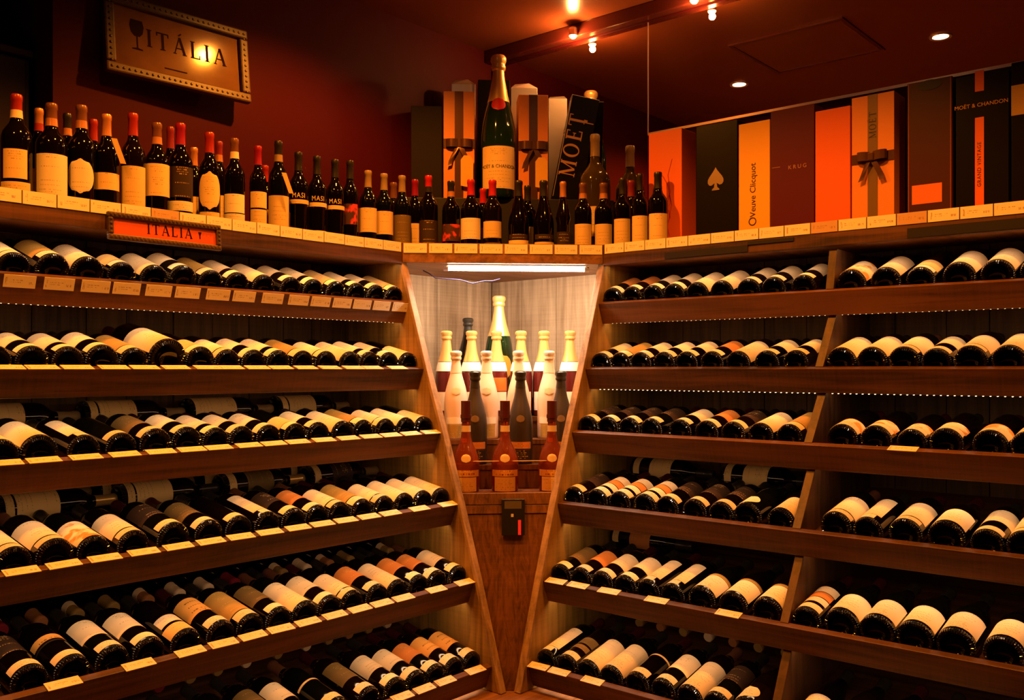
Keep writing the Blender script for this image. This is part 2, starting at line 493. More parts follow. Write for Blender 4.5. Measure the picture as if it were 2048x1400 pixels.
def serif_mb(text, size, gap=0.10):
    mb = MB(); x = 0.0
    for ch in text:
        wd, st = GL[ch]
        if st == 'ring':
            n = len(mb.v); K = 28
            for i in range(K):
                a = 2 * math.pi * i / K
                co, si = math.cos(a), math.sin(a)
                for rx, ry, z in ((.42, .52, 0), (.27, .45, 0), (.42, .52, .03), (.27, .45, .03)):
                    mb.v.append(Vector((x + .42 + rx * co, .5 + ry * si, z)))
            for i in range(K):
                a, b = n + 4 * i, n + 4 * ((i + 1) % K)
                mb.f += [[a + 2, b + 2, b + 3, a + 3], [a, a + 1, b + 1, b], [a, b, b + 2, a + 2], [a + 1, a + 3, b + 3, b + 1]]
        else:
            for i, (p, q, wd2) in enumerate(st):
                mb.prism([Vector((x, 0, 0.0005 * i)) + v for v in seg_poly(p, q, wd2)], (0, 0, .03))
        x += wd + gap
    W = x - gap
    for i in range(len(mb.v)):
        v = mb.v[i]
        mb.v[i] = Vector(((v.x - W / 2) * size, (v.y - 0.5) * size, v.z * size * 0.3))
    return mb
def font_mb(text, size, spacing=1.0):
    cu = bpy.data.curves.new('lettering', 'FONT'); cu.body = text; cu.size = size; cu.align_x = 'CENTER'; cu.align_y = 'CENTER'
    cu.space_character = spacing; cu.resolution_u = 3; cu.extrude = 0.0003
    ob = bpy.data.objects.new('lettering', cu); COL.objects.link(ob)
    bpy.context.view_layer.update()
    me = bpy.data.meshes.new_from_object(ob.evaluated_get(bpy.context.evaluated_depsgraph_get()))
    mb = MB(); mb.v = [v.co.copy() for v in me.vertices]; mb.f = [list(p.vertices) for p in me.polygons]
    bpy.data.objects.remove(ob); bpy.data.meshes.remove(me); bpy.data.curves.remove(cu)
    return mb
def face_matrix(origin, right, up):
    r = Vector(right).normalized(); u = Vector(up).normalized(); n = r.cross(u)
    o = Vector(origin)
    return Matrix(((r.x, u.x, n.x, o.x), (r.y, u.y, n.y, o.y), (r.z, u.z, n.z, o.z), (0, 0, 0, 1)))
def put_text(mb, name, mat, parent, Mx):
    for i in range(len(mb.v)): mb.v[i] = Mx @ mb.v[i]
    return mb.build(name, mat, parent)
def bend(mb, r, z):
    """wrap flat lettering round a bottle at height z"""
    for i in range(len(mb.v)):
        v = mb.v[i]; a = -v.x / r
        rr = r + 0.0004 + v.z
        mb.v[i] = Vector((rr * math.sin(a), rr * math.cos(a), z + v.y))
    return mb

# ================================================================ the setting
E, D0 = 0.77, 0.293
ROWZ = [None, 0.218, -0.001, -0.206, -0.428, -0.661, -0.908]
ROWD = [None, 0.321, 0.395, 0.470, 0.545, 0.620, 0.694]
TH = math.radians(20.0); CT, ST = math.cos(TH), math.sin(TH)
SURF = ZC + 0.365          # top of the upper counter
PLZ = ZC - 0.985           # top of the plinth
LMAX, RMAX = 2.45, 2.55
DIVS = 1.557
def dfront(z):
    """distance of the leaning rack front from the wall at height z (world)"""
    zz = z - ZC
    pts = list(zip(ROWZ[1:], ROWD[1:]))
    if zz >= pts[0][0]:
        return pts[0][1] - (zz - pts[0][0]) * 0.33
    for (z0, d0), (z1, d1) in zip(pts, pts[1:]):
        if z1 <= zz <= z0: return d0 + (d1 - d0) * (z0 - zz) / (z0 - z1)
    return pts[-1][1] + (pts[-1][0] - zz) * 0.30

def struct(name, mb, mat):
    o = mb.build(name, mat); o['kind'] = 'structure'; return o
struct('floor', MB().box((-1.2, -1.2, -0.05), (5.2, 5.2, 0)), M['floorm'])
struct('ceiling', MB().box((-0.6, -0.6, ZCEIL), (5.2, 5.2, ZCEIL + 0.06)), M['ceil'])
WEND = 1.78
struct('wall_left', MB().box((-0.1, -0.1, 0), (WEND, 0, ZCEIL)), M['wall'])
struct('wall_recess', MB().box((WEND - 0.02, -0.50, 0), (5.2, -0.42, ZCEIL)).box((WEND - 0.02, -0.42, 0), (WEND, -0.1, ZCEIL)), plain('dark_recess_paint', (0.05, 0.008, 0.008), 0.6))
struct('wall_right', MB().box((-0.1, 0, 0), (-0.006, 5.2, ZCEIL)), M['wall'])
struct('wall_back', MB().box((5.1, -0.5, 0), (5.2, 5.2, ZCEIL)), M['wall'])
struct('wall_side', MB().box((-0.1, 5.1, 0), (5.2, 5.2, ZCEIL)), M['wall'])

# mirrors on the wall x=0
def mirror(y0, y1, z0, z1, label):
    r = thing('wall_mirror', label, 'mirror', (-0.006, (y0 + y1) / 2, z0))
    MB().box((-0.006, y0, z0), (0.0, y1, z1)).build('mirror_glass', M['mirror'], r)
    MB().box((-0.006, y0, z0 - 0.009), (0.006, y1, z0)).build('bottom_trim', M['medge'], r)
    MB().box((-0.006, y0 - 0.003, z0), (0.002, y0, z1)).build('side_trim', M['medge'], r)
YS = s_right(1297, 0.0)
mirror(0.012, YS - 0.004, SURF + 0.012, ZCEIL - 0.055, 'tall wall mirror running down to the counter behind champagne gift boxes')
mirror(YS, 2.9, ZC + 0.853, ZCEIL - 0.055, 'shallow wall mirror above the row of upright gift boxes')
# lamp rail above the mirrors
rail = thing('lamp_rail', 'dark red lamp rail along the top of the mirrors', 'lamp rail', (0, 1.4, ZCEIL - 0.05))
MB().box((0.0, 0.0, ZCEIL - 0.05), (0.045, 2.9, ZCEIL)).build('rail_body', M['rail'], rail, bevel=0.004)
HAL = emit('halogen_glow', (1.0, 0.62, 0.30), 42.0)
for i, (px, lab) in enumerate(((1150, 'small halogen lamp on the rail beside the big champagne bottle'), (1392, 'small halogen lamp on the rail above the upright gift boxes'))):
    y = s_right(px, 0.05)
    t = thing('halogen_lamp', lab, 'lamp', (0.06, y, ZCEIL - 0.05), 'halogen lamps on the mirror rail')
    MB().lathe([(0, 0), (.016, 0), (.016, .028), (.010, .034), (0, .034)], 16, Matrix.Translation((0.062, y, ZCEIL - 0.052))).build('lamp_cap', M['medge'], t, True)
    MB().lathe([(0, -.010), (.008, -.009), (.0125, -.004), (.0135, 0), (0, 0)], 16, Matrix.Translation((0.062, y, ZCEIL - 0.052))).build('bulb', HAL, t, True)
    ld = bpy.data.lights.new('halogen_light', 'POINT'); ld.energy = 7.0 if i == 0 else 3.0; ld.color = (1.0, 0.42, 0.10); ld.shadow_soft_size = 0.012
    lo = bpy.data.objects.new('halogen_light', ld); COL.objects.link(lo); lo.parent = t
    lo.location = (0.004, 0, -0.020); lo.rotation_euler = (0, math.radians(-8), 0)

# recessed ceiling downlights
def downlight(x, y, lab, watts=DOWN_W, cone=126, grp='recessed ceiling downlights'):
    t = thing('ceiling_downlight', lab, 'downlight', (x, y, ZCEIL), grp)
    Mx = Matrix.Translation((x, y, ZCEIL))
    MB().lathe([(.030, -.0005), (.030, -.004), (.041, -.006), (.043, -.0005)], 28, Mx).build('trim_ring', M['medge'], t, True)
    MB().lathe([(0, -.003), (.029, -.003), (.029, -.0005), (0, -.0005)], 24, Mx).build('bulb_face', emit('downlight_glow', (1.0, 0.66, 0.34), 30.0), t)
    ld = bpy.data.lights.new('downlight_beam', 'SPOT'); ld.energy = watts; ld.color = DOWN_COL
    ld.spot_size = math.radians(cone); ld.spot_blend = 0.5; ld.shadow_soft_size = 0.020
    lo = bpy.data.objects.new('downlight_beam', ld); COL.objects.link(lo); lo.parent = t; lo.location = (0, 0, -0.012)
downlight(1.05, 0.59, 'round ceiling downlight over the corner display', DOWN_W * 1.0, 146)
downlight(1.00, 1.48, 'round ceiling downlight over the divided rack beside the hatch')
downlight(1.00, 2.40, 'round ceiling downlight over the far bay of the divided rack', DOWN_W * 0.8)
downlight(1.75, 0.85, 'round ceiling downlight in front of the framed picture')
downlight(2.60, 0.95, 'round ceiling downlight before the dark recess')
hatch = thing('ceiling_hatch', 'square lacquered ceiling hatch between the downlights', 'hatch', (0.775, 1.03, ZCEIL))
MB().box((0.56, 0.81, ZCEIL - 0.004), (0.99, 1.25, ZCEIL)).build('hatch_panel', M['ceil'], hatch, bevel=0.002)
mb = MB()
for a in ((0.545, 0.795, 0.56, 1.265), (0.99, 0.795, 1.005, 1.265), (0.56, 0.795, 0.99, 0.81), (0.56, 1.25, 0.99, 1.265)):
    mb.box((a[0], a[1], ZCEIL - 0.007), (a[2], a[3], ZCEIL))
mb.build('hatch_frame', plain('hatch_trim', (0.12, 0.02, 0.01), 0.3), hatch)

# ================================================================ racks
def PT(side, s, wd, z):
    return Vector((s, wd, z)) if side == 'L' else Vector((wd, s, z))
def local(side, k, t, n):
    """shelf frame -> (distance from wall, height): t runs into the rack, n is square to the shelf"""
    return ROWD[k] - t * CT + n * ST, ZC + ROWZ[k] + t * ST + n * CT
def shelf_box(mb, side, k, s0, s1, t0, t1, n0, n1, fr=None):
    poly = []
    for t, n in ((t0, n0), (t1, n0), (t1, n1), (t0, n1)):
        wd, z = (fr or local)(side, k, t, n)
        poly.append(PT(side, s0, wd, z))
    mb.prism(poly, PT(side, s1 - s0, 0, 0))
    return mb
LIP_N, BOARD_N = -0.072, -0.033
LED_N = [0, -0.0784, -0.0816, -0.070, -0.070, -0.070, -0.070]   # height of the diodes under each lip
BETA = [0] + [math.radians(a) for a in (18.0, 13.0, 10.0, 10.5, 11.0, 12.0)]   # slope of each shelf board
def blocal(side, k, t, n):
    """like local(), but along the gently sloping board that starts behind the lip"""
    bw, bz = local(side, k, 0.020, BOARD_N); c, s_ = math.cos(BETA[k]), math.sin(BETA[k])
    return bw - (t - 0.020) * c + (n - BOARD_N) * s_, bz + (t - 0.020) * s_ + (n - BOARD_N) * c
def t_end(k):
    return 0.020 + (local('L', k, 0.020, BOARD_N)[0] - 0.020) / math.cos(BETA[k])
def make_rack(side, smax, label):
    lipm = M['lip_x'] if side == 'L' else M['lip_y']
    root = thing('wine_rack', label, 'wine rack', PT(side, (E + smax) / 2, 0.2, PLZ))
    # vertical planks behind the shelves
    x = E; i = 0
    while x < smax - 0.01:
        wdt = min(random.choice((0.13, 0.145, 0.16, 0.115)), smax - x)
        a, b = PT(side, x + 0.0015, 0.001, PLZ), PT(side, x + wdt - 0.0015, 0.014 + random.uniform(-.002, .002), SURF - 0.012)
        MB().box([min(p) for p in zip(a, b)], [max(p) for p in zip(a, b)]).build('back_plank', M['plank'], root)
        x += wdt
    for k in range(1, 7):
        sh = shelf_box(MB(), side, k, E + 0.001, smax, 0.0225, t_end(k), BOARD_N - 0.014, BOARD_N, blocal).build('shelf_board', lipm, root)
        shelf_box(MB(), side, k, E + 0.001, smax, 0.0, 0.020, LIP_N, 0.0).build('front_lip', lipm, sh, bevel=0.0015)
        tp = shelf_box(MB(), side, k, E + 0.004, smax, 0.021, 0.031, LIP_N + 0.0075, LIP_N + 0.009).build('led_tape', M['strip'], sh)
        led_strip(side, k, E + 0.004, smax, sh)
    return root
def led_strip(side, k, s0, s1, parent):
    if k in (1, 2):
        mb = MB(); s = s0 + 0.02
        nn = LED_N[k] if side == 'R' or k == 1 else -0.072
        while s < s1:
            shelf_box(mb, side, k, s, s + 0.0032, 0.0215, 0.0255, nn, nn + 0.0022); s += 0.0167
        o = mb.build('led_diodes', M['led'], parent); o['kind'] = 'stuff'
def led_light(side, wd, z, s0, s1, watts_per_m, tilt=0.0, name='led_strip_light', parent=None):
    ld = bpy.data.lights.new(name, 'AREA'); ld.shape = 'RECTANGLE'; ld.size = s1 - s0; ld.size_y = 0.008
    ld.energy = watts_per_m * (s1 - s0); ld.color = LED_COL
    lo = bpy.data.objects.new(name, ld); COL.objects.link(lo)
    p = PT(side, (s0 + s1) / 2, wd, z)
    dz = PT(side, 0, math.sin(tilt), math.cos(tilt)) # -light direction: light shines along local -Z
    ax = PT(side, 1, 0, 0); ay = Vector(dz).cross(ax)
    lo.matrix_world = Matrix(((ax.x, ay.x, dz.x, p.x), (ax.y, ay.y, dz.y, p.y), (ax.z, ay.z, dz.z, p.z), (0, 0, 0, 1)))
    return lo
rackL = make_rack('L', LMAX, 'undivided dark wooden wine rack against the burgundy wall')
rackR = make_rack('R', RMAX, 'dark wooden wine rack with upright divider below the mirrors')
# light of the tapes: one strip under every lip and one under the counter
for side, smax, bays in (('L', LMAX, [(E, LMAX)]), ('R', RMAX, [(E, DIVS - 0.013), (DIVS + 0.013, RMAX)])):
    for a, b in bays:
        led_light(side, D0 - 0.030, SURF - 0.014, a + 0.012, b - 0.012, LED_W * 0.9, -0.1)
        for k in range(1, 7):
            wd, z = local(side, k, 0.0275, LIP_N + 0.005)
            led_light(side, wd, z, a + 0.012, b - 0.012, LED_W, 0.0)
# dividers of the mirror-side rack: one between every two shelves
for k in range(1, 7):
    top = [local('R', k - 1, 0.010, LIP_N - 0.002), local('R', k - 1, 0.023, LIP_N - 0.002), blocal('R', k - 1, 0.028, BOARD_N - 0.016)] if k > 1 else [(D0 - 0.012, SURF - 0.026)]
    bk = blocal('R', k - 1, t_end(k - 1) - 0.004, BOARD_N - 0.016) if k > 1 else (0.018, SURF - 0.026)
    poly = [local('R', k, 0.014, 0.001), local('R', k, 0.0215, 0.001), blocal('R', k, 0.026, BOARD_N + 0.0005), blocal('R', k, t_end(k) - 0.004, BOARD_N + 0.0005), bk] + top[::-1]
    MB().prism([PT('R', DIVS - 0.0115, a, b) for a, b in poly], (0, 0.023, 0)).build('divider', M['div'], rackR, bevel=0.001)
# plinth under the racks (continues round the corner)
pl = thing('rack_plinth', 'low brown wooden plinth under the racks and corner cabinet', 'plinth', (0.5, 0.5, 0))
pw = dfront(PLZ) + 0.20
MB().box((0.0, 0.0, 0.0), (LMAX, pw, PLZ - 0.002)).build('plinth_box', M['header'], pl, bevel=0.004)
MB().box((0.0, pw + 0.001, 0.0), (pw, RMAX, PLZ - 0.002)).build('plinth_box', M['header'], pl, bevel=0.004)

# ================================================================ upper counter
cnt = thing('bottle_counter', 'wooden counter running over both racks carrying upright bottles', 'counter', (0.15, 0.15, SURF - 0.02))
QF = (E + D0)                    # x+y of the straight corner front
MB().prism([(0.001, 0.001, SURF - 0.010), (LMAX, 0.001, SURF - 0.010), (LMAX, D0 - 0.02, SURF - 0.010), (E - 0.008, D0 - 0.02, SURF - 0.010), (D0 - 0.02, E - 0.008, SURF - 0.010), (D0 - 0.02, RMAX, SURF - 0.010), (0.001, RMAX, SURF - 0.010)], (0, 0, 0.010)).build('counter_top', M['header'], cnt)
zl0, zl1 = ZC + 0.348, ZC + 0.419
MB().box((E, D0 - 0.0195, zl0), (LMAX, D0, zl1)).build('front_lip', M['lip_x'], cnt, bevel=0.0015)
MB().box((D0 - 0.0195, E, zl0), (D0, RMAX, zl1)).build('front_lip', M['lip_y'], cnt, bevel=0.0015)
k2 = math.sqrt(0.5)
MB().prism([(E - 0.001, D0, zl0 + 0.005), (D0, E - 0.001, zl0 + 0.005), (D0 - 0.0195, E - 0.001 - 0.0082, zl0 + 0.005), (E - 0.001 - 0.0082, D0 - 0.0195, zl0 + 0.005)], (0, 0, 0.066)).build('front_lip', M['header'], cnt, bevel=0.001)
# price cards along the counter lip
def card_mesh(wd, ht):
    k = ('card', wd, ht)
    if k not in CACHE: CACHE[k] = MB().box((-wd/2, 0, -ht/2), (wd/2, 0.0016, ht/2)).mesh('price_card')
    return CACHE[k]
def price_mat(name, base, ink):
    m, N, L, b = nt(name)
    tc = N.new('ShaderNodeTexCoord'); sx = N.new('ShaderNodeSeparateXYZ'); L.new(tc.outputs['Object'], sx.inputs[0])
    x, y, z = sx.outputs
    def band(v, c, h): return math_node(N, L, 'LESS_THAN', math_node(N, L, 'ABSOLUTE', math_node(N, L, 'SUBTRACT', v, c)), h)
    oi = N.new('ShaderNodeObjectInfo')
    mp = N.new('ShaderNodeMapping'); mp.inputs['Scale'].default_value = (420, 1, 60); L.new(tc.outputs['Object'], mp.inputs[0])
    nz = N.new('ShaderNodeTexNoise'); nz.noise_dimensions = '4D'; L.new(mp.outputs[0], nz.inputs['Vector']); nz.inputs['Scale'].default_value = 1
    L.new(math_node(N, L, 'MULTIPLY', oi.outputs['Random'], 50.0), nz.inputs['W'])
    g = math_node(N, L, 'GREATER_THAN', nz.outputs['Fac'], 0.5)
    price = math_node(N, L, 'MULTIPLY', band(x, 0.024, 0.008), band(z, -0.003, 0.003))
    name1 = math_node(N, L, 'MULTIPLY', band(x, -0.006, 0.016), band(z, 0.003, 0.0011))
    name2 = math_node(N, L, 'MULTIPLY', band(x, -0.010, 0.012), band(z, -0.002, 0.0009))
    side = math_node(N, L, 'MULTIPLY', band(x, -0.030, 0.0022), band(z, 0, 0.009))
    a = math_node(N, L, 'ADD', math_node(N, L, 'ADD', price, name1), math_node(N, L, 'ADD', name2, side))
    f = math_node(N, L, 'MULTIPLY', math_node(N, L, 'MULTIPLY', a, g), 0.6)
    mx = N.new('ShaderNodeMix'); mx.data_type = 'RGBA'; L.new(f, mx.inputs['Factor'])
    mx.inputs['A'].default_value = (*base, 1); mx.inputs['B'].default_value = (*ink, 1)
    L.new(mx.outputs['Result'], b.inputs['Base Color']); b.inputs['Roughness'].default_value = 0.55
    return m
M['price'] = price_mat('price_card_print', (0.88, 0.78, 0.56), (0.25, 0.08, 0.02))
M['price_o'] = price_mat('tan_price_card_print', (0.60, 0.36, 0.18), (0.25, 0.1, 0.03))
CW = 0.080
zcard = ZC + 0.403
def card_on(Mx, label, mat='price', grp=None, wd=0.077, ht=0.0315):
    o = link('price_card', card_mesh(wd, ht), M[mat]); o.matrix_world = Mx
    return tag(o, label, 'price card', grp)
for i in range(int((LMAX - E) / CW)):
    x = E + 0.046 + CW * i
    card_on(face_axes := Matrix(((-1, 0, 0, x), (0, -1, 0, D0 + 0.0018), (0, 0, 1, zcard + random.uniform(-.0006, .0006)), (0, 0, 0, 1))),
            'price card on counter lip over the undivided rack, %s from the corner cabinet' % ORD[i + 1], 'price_o' if i == 10 else 'price', 'price cards along the counter lip')
n8 = 8; clen = (E - D0) * math.sqrt(2); 
for i in range(n8):
    p = -clen / 2 + clen * (i + 0.5) / n8
    x, y = (QF / 2) - p * k2, (QF / 2) + p * k2
    # the card looks along (1,1): local x along image right (-1,1), local -y outward
    Mx = Matrix(((-k2, -k2, 0, x + k2 * 0.0018), (k2, -k2, 0, y + k2 * 0.0018), (0, 0, 1, zcard - 0.002), (0, 0, 0, 1)))
    card_on(Mx, 'price card on counter lip above the corner cabinet, %s from the burgundy-wall side' % ORD[i + 1], 'price', 'price cards along the counter lip')
for i in range(int((RMAX - E) / CW)):
    y = E + 0.046 + CW * i
    Mx = Matrix(((0, -1, 0, D0 + 0.0018), (1, 0, 0, y), (0, 0, 1, zcard), (0, 0, 0, 1)))
    card_on(Mx, 'price card on counter lip over the divided rack, %s from the corner cabinet' % ORD[i + 1], 'price_o' if i in (9, 12) else 'price', 'price cards along the counter lip')
# black strips fixed to the lip below the gift boxes
for (a, b, za, zb, lab) in ((1330, 1496, 0.352, 0.372, 'short black plate on the counter lip near the corner cabinet'), (1496, 1588, 0.372, 0.382, 'thin black plate on the counter lip under the purple box'), (1815, 2090, 0.350, 0.376, 'long black plate on the counter lip beyond the divider')):
    y0, y1 = s_right(a, D0), s_right(b, D0)
    tag(MB().box((D0 + 0.0002, y0, ZC + za), (D0 + 0.003, y1, ZC + zb)).build('lip_plate', M['dark'], None, origin=(D0, (y0+y1)/2, ZC+za)), lab, 'plate')

# ================================================================ corner cabinet
EI = E - 0.022
ZT = SURF - 0.0105
cab = thing('corner_display_cabinet', 'wedge-shaped wooden corner cabinet with lit opening full of sparkling wine', 'cabinet', (0.55, 0.55, PLZ))
def side_poly(extra):
    zs = [PLZ, ZC - 0.908, ZC - 0.661, ZC - 0.428, ZC - 0.206, ZC, ZC + 0.218, ZT]
    return [(0.002, PLZ)] + [(dfront(z) + extra, z) for z in zs] + [(0.002, ZT)]
MB().prism([(EI, a, b) for a, b in side_poly(0.0)], (0.0215, 0, 0)).build('side_panel', M['end'], cab)
MB().prism([(a, EI, b) for a, b in side_poly(0.0)], (0, 0.0215, 0)).build('side_panel', M['end'], cab)
# pale front edges
def edge_strip(swap):
    mb = MB(); zs = [PLZ, ZC - 0.908, ZC - 0.661, ZC - 0.428, ZC - 0.206, ZC, ZC + 0.218, ZT]
    poly = [(dfront(z) + 0.0005, z) for z in zs] + [(dfront(z) + 0.013, z) for z in zs[::-1]]
    if swap: mb.prism([(a, EI - 0.002, b) for a, b in poly], (0, 0.0255, 0))
    else: mb.prism([(EI - 0.002, a, b) for a, b in poly], (0.0255, 0, 0))
    return mb
edge_strip(False).build('front_edge', M['edge'], cab, bevel=0.0015)
edge_strip(True).build('front_edge', M['edge'], cab, bevel=0.0015)
ZFL = z_at(989, 0.645, 0.645)         # sill of the opening
ZHD = ZT - 0.004                      # underside of the head board
def vface(z, inset, back):
    d = dfront(z)
    x0, y0 = EI - inset, d
    # two points of the leaning front at height z, moved back along the bisector
    a = Vector((EI - inset - back * k2, d + inset * 0.0 - back * k2, z)); b = Vector((d - back * k2, EI - inset - back * k2, z))
    return a, b
def vpanel(name, z0, z1, back, th, mat, inset=0.004, bevel=0.0):
    a0, b0 = vface(z0, inset, back); a1, b1 = vface(z1, inset, back)
    return MB().prism([a0, b0, b1, a1], (-th * k2, -th * k2, 0)).build(name, mat, cab, bevel=bevel)
vpanel('front_panel', PLZ, ZFL - 0.062, 0.006, 0.016, M['vfront'])
vpanel('front_rail', ZFL - 0.060, ZFL - 0.034, 0.002, 0.018, M['vfront'], bevel=0.001)
vpanel('front_rail', ZFL - 0.032, ZFL + 0.004, 0.0, 0.022, M['vfront'], bevel=0.0015)
# lining boards
for (x0, x1) in ((0.002, 0.16), (0.163, 0.33), (0.333, 0.52), (0.523, EI - 0.001)):
    MB().box((max(x0, 0.016), 0.002, PLZ + 0.001), (x1, 0.014, ZT)).build('lining_board', M['vback'], cab)
for (x0, x1) in ((0.016, 0.175), (0.178, 0.35), (0.353, 0.54), (0.543, EI - 0.001)):
    MB().box((0.002, x0, PLZ + 0.001), (0.014, x1, ZT)).build('lining_board', M['vback'], cab)
for x_in in (0,):
    MB().prism([(EI - 0.0045, a, b) for a, b in [(0.015, ZFL), (dfront(ZFL) - 0.02, ZFL), (dfront(ZHD) - 0.02, ZHD), (0.015, ZHD)]], (0.004, 0, 0)).build('lining_panel', M['vback'], cab)
    MB().prism([(a, EI - 0.0045, b) for a, b in [(0.015, ZFL), (dfront(ZFL) - 0.02, ZFL), (dfront(ZHD) - 0.02, ZHD), (0.015, ZHD)]], (0, 0.004, 0)).build('lining_panel', M['vback'], cab)
TQ = [0.895, 0.768, 0.676, 0.586, 0.496]
TZ = [ZFL, z_at(930, *chamfer_pt(1010, 0.768)), z_at(879, *chamfer_pt(1010, 0.676)), z_at(833, *chamfer_pt(1010, 0.586)), ZC - 0.105]
EL = EI - 0.005
for i in range(5):
    qf = TQ[i] * math.sqrt(2); qb = (TQ[i + 1] * math.sqrt(2)) if i < 4 else 0.03
    def ends(q): return (min(EL, q - 0.0145), max(q - EL, 0.0145))
    xf, yf = ends(qf)
    xb, yb = ends(qb + 0.006 if i < 4 else 0.0295)
    poly = [(xf, yf), (yf, xf)]
    if yb <= 0.0146 and i < 4: poly += [(0.0145, xb), (xb, 0.0145)]
    elif i < 4: poly += [(yb, xb), (xb, yb)]
    else: poly += [(0.0145, 0.0145)] if xf < EL - 1e-6 else [(0.0145, EL), (0.0145, 0.0145), (EL, 0.0145)]
    if i < 4 or True:
        MB().prism([(a, b, TZ[i] - 0.016) for a, b in poly], (0, 0, 0.016)).build('display_step', M['vfront'], cab)
    if i > 0:
        a, b = Vector((xf, yf, TZ[i - 1])), Vector((yf, xf, TZ[i - 1]))
        h = TZ[i] - 0.0165 - TZ[i - 1]
        MB().prism([a + Vector((-.002, -.002, .0005)), b + Vector((-.002, -.002, .0005)), b + Vector((-.010, -.010, .0005)), a + Vector((-.010, -.010, .0005))], (0, 0, h)).build('step_riser', M['vfront'], cab)
# low clear guard in front of the lowest step
gm, GN, GLk, gb = nt('clear_acrylic')
gmx = GN.new('ShaderNodeMixShader'); gtr = GN.new('ShaderNodeBsdfTransparent'); ggl = GN.new('ShaderNodeBsdfGlossy')
gtr.inputs[0].default_value = (0.93, 0.86, 0.80, 1); ggl.inputs['Roughness'].default_value = 0.03
gmx.inputs[0].default_value = 0.05; GLk.new(gtr.outputs[0], gmx.inputs[1]); GLk.new(ggl.outputs[0], gmx.inputs[2])
GLk.new(gmx.outputs[0], GN['Material Output'].inputs[0])
a, b = vface(ZFL + 0.0045, 0.010, 0.008)
g_top = ZFL + 0.096
grd = MB().prism([a, b, b + Vector((-.003, -.003, 0)), a + Vector((-.003, -.003, 0))], (-0.02, -0.02, g_top - ZFL)).build('clear_guard', gm, cab)
MB().prism([a + Vector((-.02, -.02, g_top - ZFL)), b + Vector((-.02, -.02, g_top - ZFL)), b + Vector((-.023, -.023, g_top - ZFL)), a + Vector((-.023, -.023, g_top - ZFL))], (0, 0, 0.0022)).build('guard_edge', plain('acrylic_edge', (0.8, 0.6, 0.45), 0.2), cab)
# tube lamp under the head board
tl = thing('tube_lamp', 'glowing white tube lamp under the head of the corner cabinet', 'lamp')
A = Vector((*chamfer_pt(893, 0.690), 0)); B = Vector((*chamfer_pt(1172, 0.690), 0))
zt = z_at(538, *chamfer_pt(1030, 0.690))
A.z = B.z = zt
tl.location = (A + B) / 2
d = (B - A).normalized()
MB().tube([A + d * 0.006, B - d * 0.006], 0.0075, 12).build('lamp_tube', emit('tube_glow', (1.0, 0.80, 0.58), TUBE_EM), tl, True)
MB().tube([A - d * 0.010, A + d * 0.006], 0.009, 12).tube([B - d * 0.006, B + d * 0.010], 0.009, 12).build('end_caps', plain('lamp_plastic', (0.7, 0.65, 0.55), 0.4), tl, True)
MB().prism([A + Vector((-.012, -.012, .010)), B + Vector((-.012, -.012, .010)), B + Vector((.008, .008, .010)), A + Vector((.008, .008, .010))], (0, 0, max(0.002, ZT - zt - 0.0105))).build('lamp_housing', plain('lamp_tray', (0.7, 0.65, 0.55), 0.4), tl)
ld = bpy.data.lights.new('tube_light', 'AREA'); ld.shape = 'RECTANGLE'; ld.size = (B - A).length; ld.size_y = 0.015; ld.energy = 6.8; ld.color = (1.0, 0.74, 0.50)
lo = bpy.data.objects.new('tube_light', ld); COL.objects.link(lo); lo.parent = tl
zx = d; zz = Vector((0.25, 0.25, 1)).normalized(); yy = zz.cross(zx)
lo.matrix_local = Matrix(((zx.x, yy.x, zz.x, 0), (zx.y, yy.y, zz.y, 0), (zx.z, yy.z, zz.z, -0.011), (0, 0, 0, 1)))
# blue cable looping below the lamp
cpts = [(846, 541), (858, 547), (871, 556), (900, 558), (922, 560), (945, 567), (968, 562), (985, 562), (1000, 558)]
mb = MB(); pts = []
for px, py in cpts:
    x, y = chamfer_pt(px, 0.70); pts.append((x, y, z_at(py, x, y)))
tag(mb.tube(pts, 0.0022, 6).build('lamp_cable', plain('blue_cable', (0.10, 0.09, 0.30), 0.4), None, True, origin=pts[0]), 'thin blue cable drooping below the tube lamp', 'cable')
# thermometer box on the front panel
zb = z_at(1072, 0.69, 0.66); zt2 = z_at(1000, 0.69, 0.66)
hy = thing('thermo_hygrometer', 'small black digital thermometer with pink strip on the cabinet front', 'thermometer')
q0 = (EI + dfront((zb + zt2) / 2)) / math.sqrt(2)
qa, qb2 = (EI + dfront(zb)) / math.sqrt(2), (EI + dfront(zt2)) / math.sqrt(2)
def vpt(px, z, off):
    q = (EI + dfront(z)) / math.sqrt(2) + off
    x, y = chamfer_pt(px, q); return Vector((x, y, z))
hy.location = vpt(1026, zb, 0)
def vslab(name, px0, px1, pya, pyb, off, th, mat, par, bevel=0.0):
    za, zb_ = z_at(pyb, 0.69, 0.66), z_at(pya, 0.69, 0.66)
    p = [vpt(px0, za, off), vpt(px1, za, off), vpt(px1, zb_, off), vpt(px0, zb_, off)]
    return MB().prism(p, (th * k2, th * k2, 0)).build(name, mat, par, bevel=bevel)
vslab('case', 1003, 1049, 1001, 1072, 0.001, 0.012, plain('black_plastic', (0.012, 0.010, 0.010), 0.3), hy, bevel=0.002)
vslab('display', 1009, 1043, 1005, 1020, 0.0131, 0.0006, plain('grey_display', (0.09, 0.07, 0.05), 0.2), hy)
vslab('indicator_strip', 1036, 1042, 1042, 1071, 0.0131, 0.0012, plain('pink_strip', (0.75, 0.05, 0.16), 0.4), hy)
vslab('button', 1022, 1027, 1030, 1036, 0.0131, 0.001, plain('grey_button', (0.5, 0.45, 0.35), 0.4), hy)

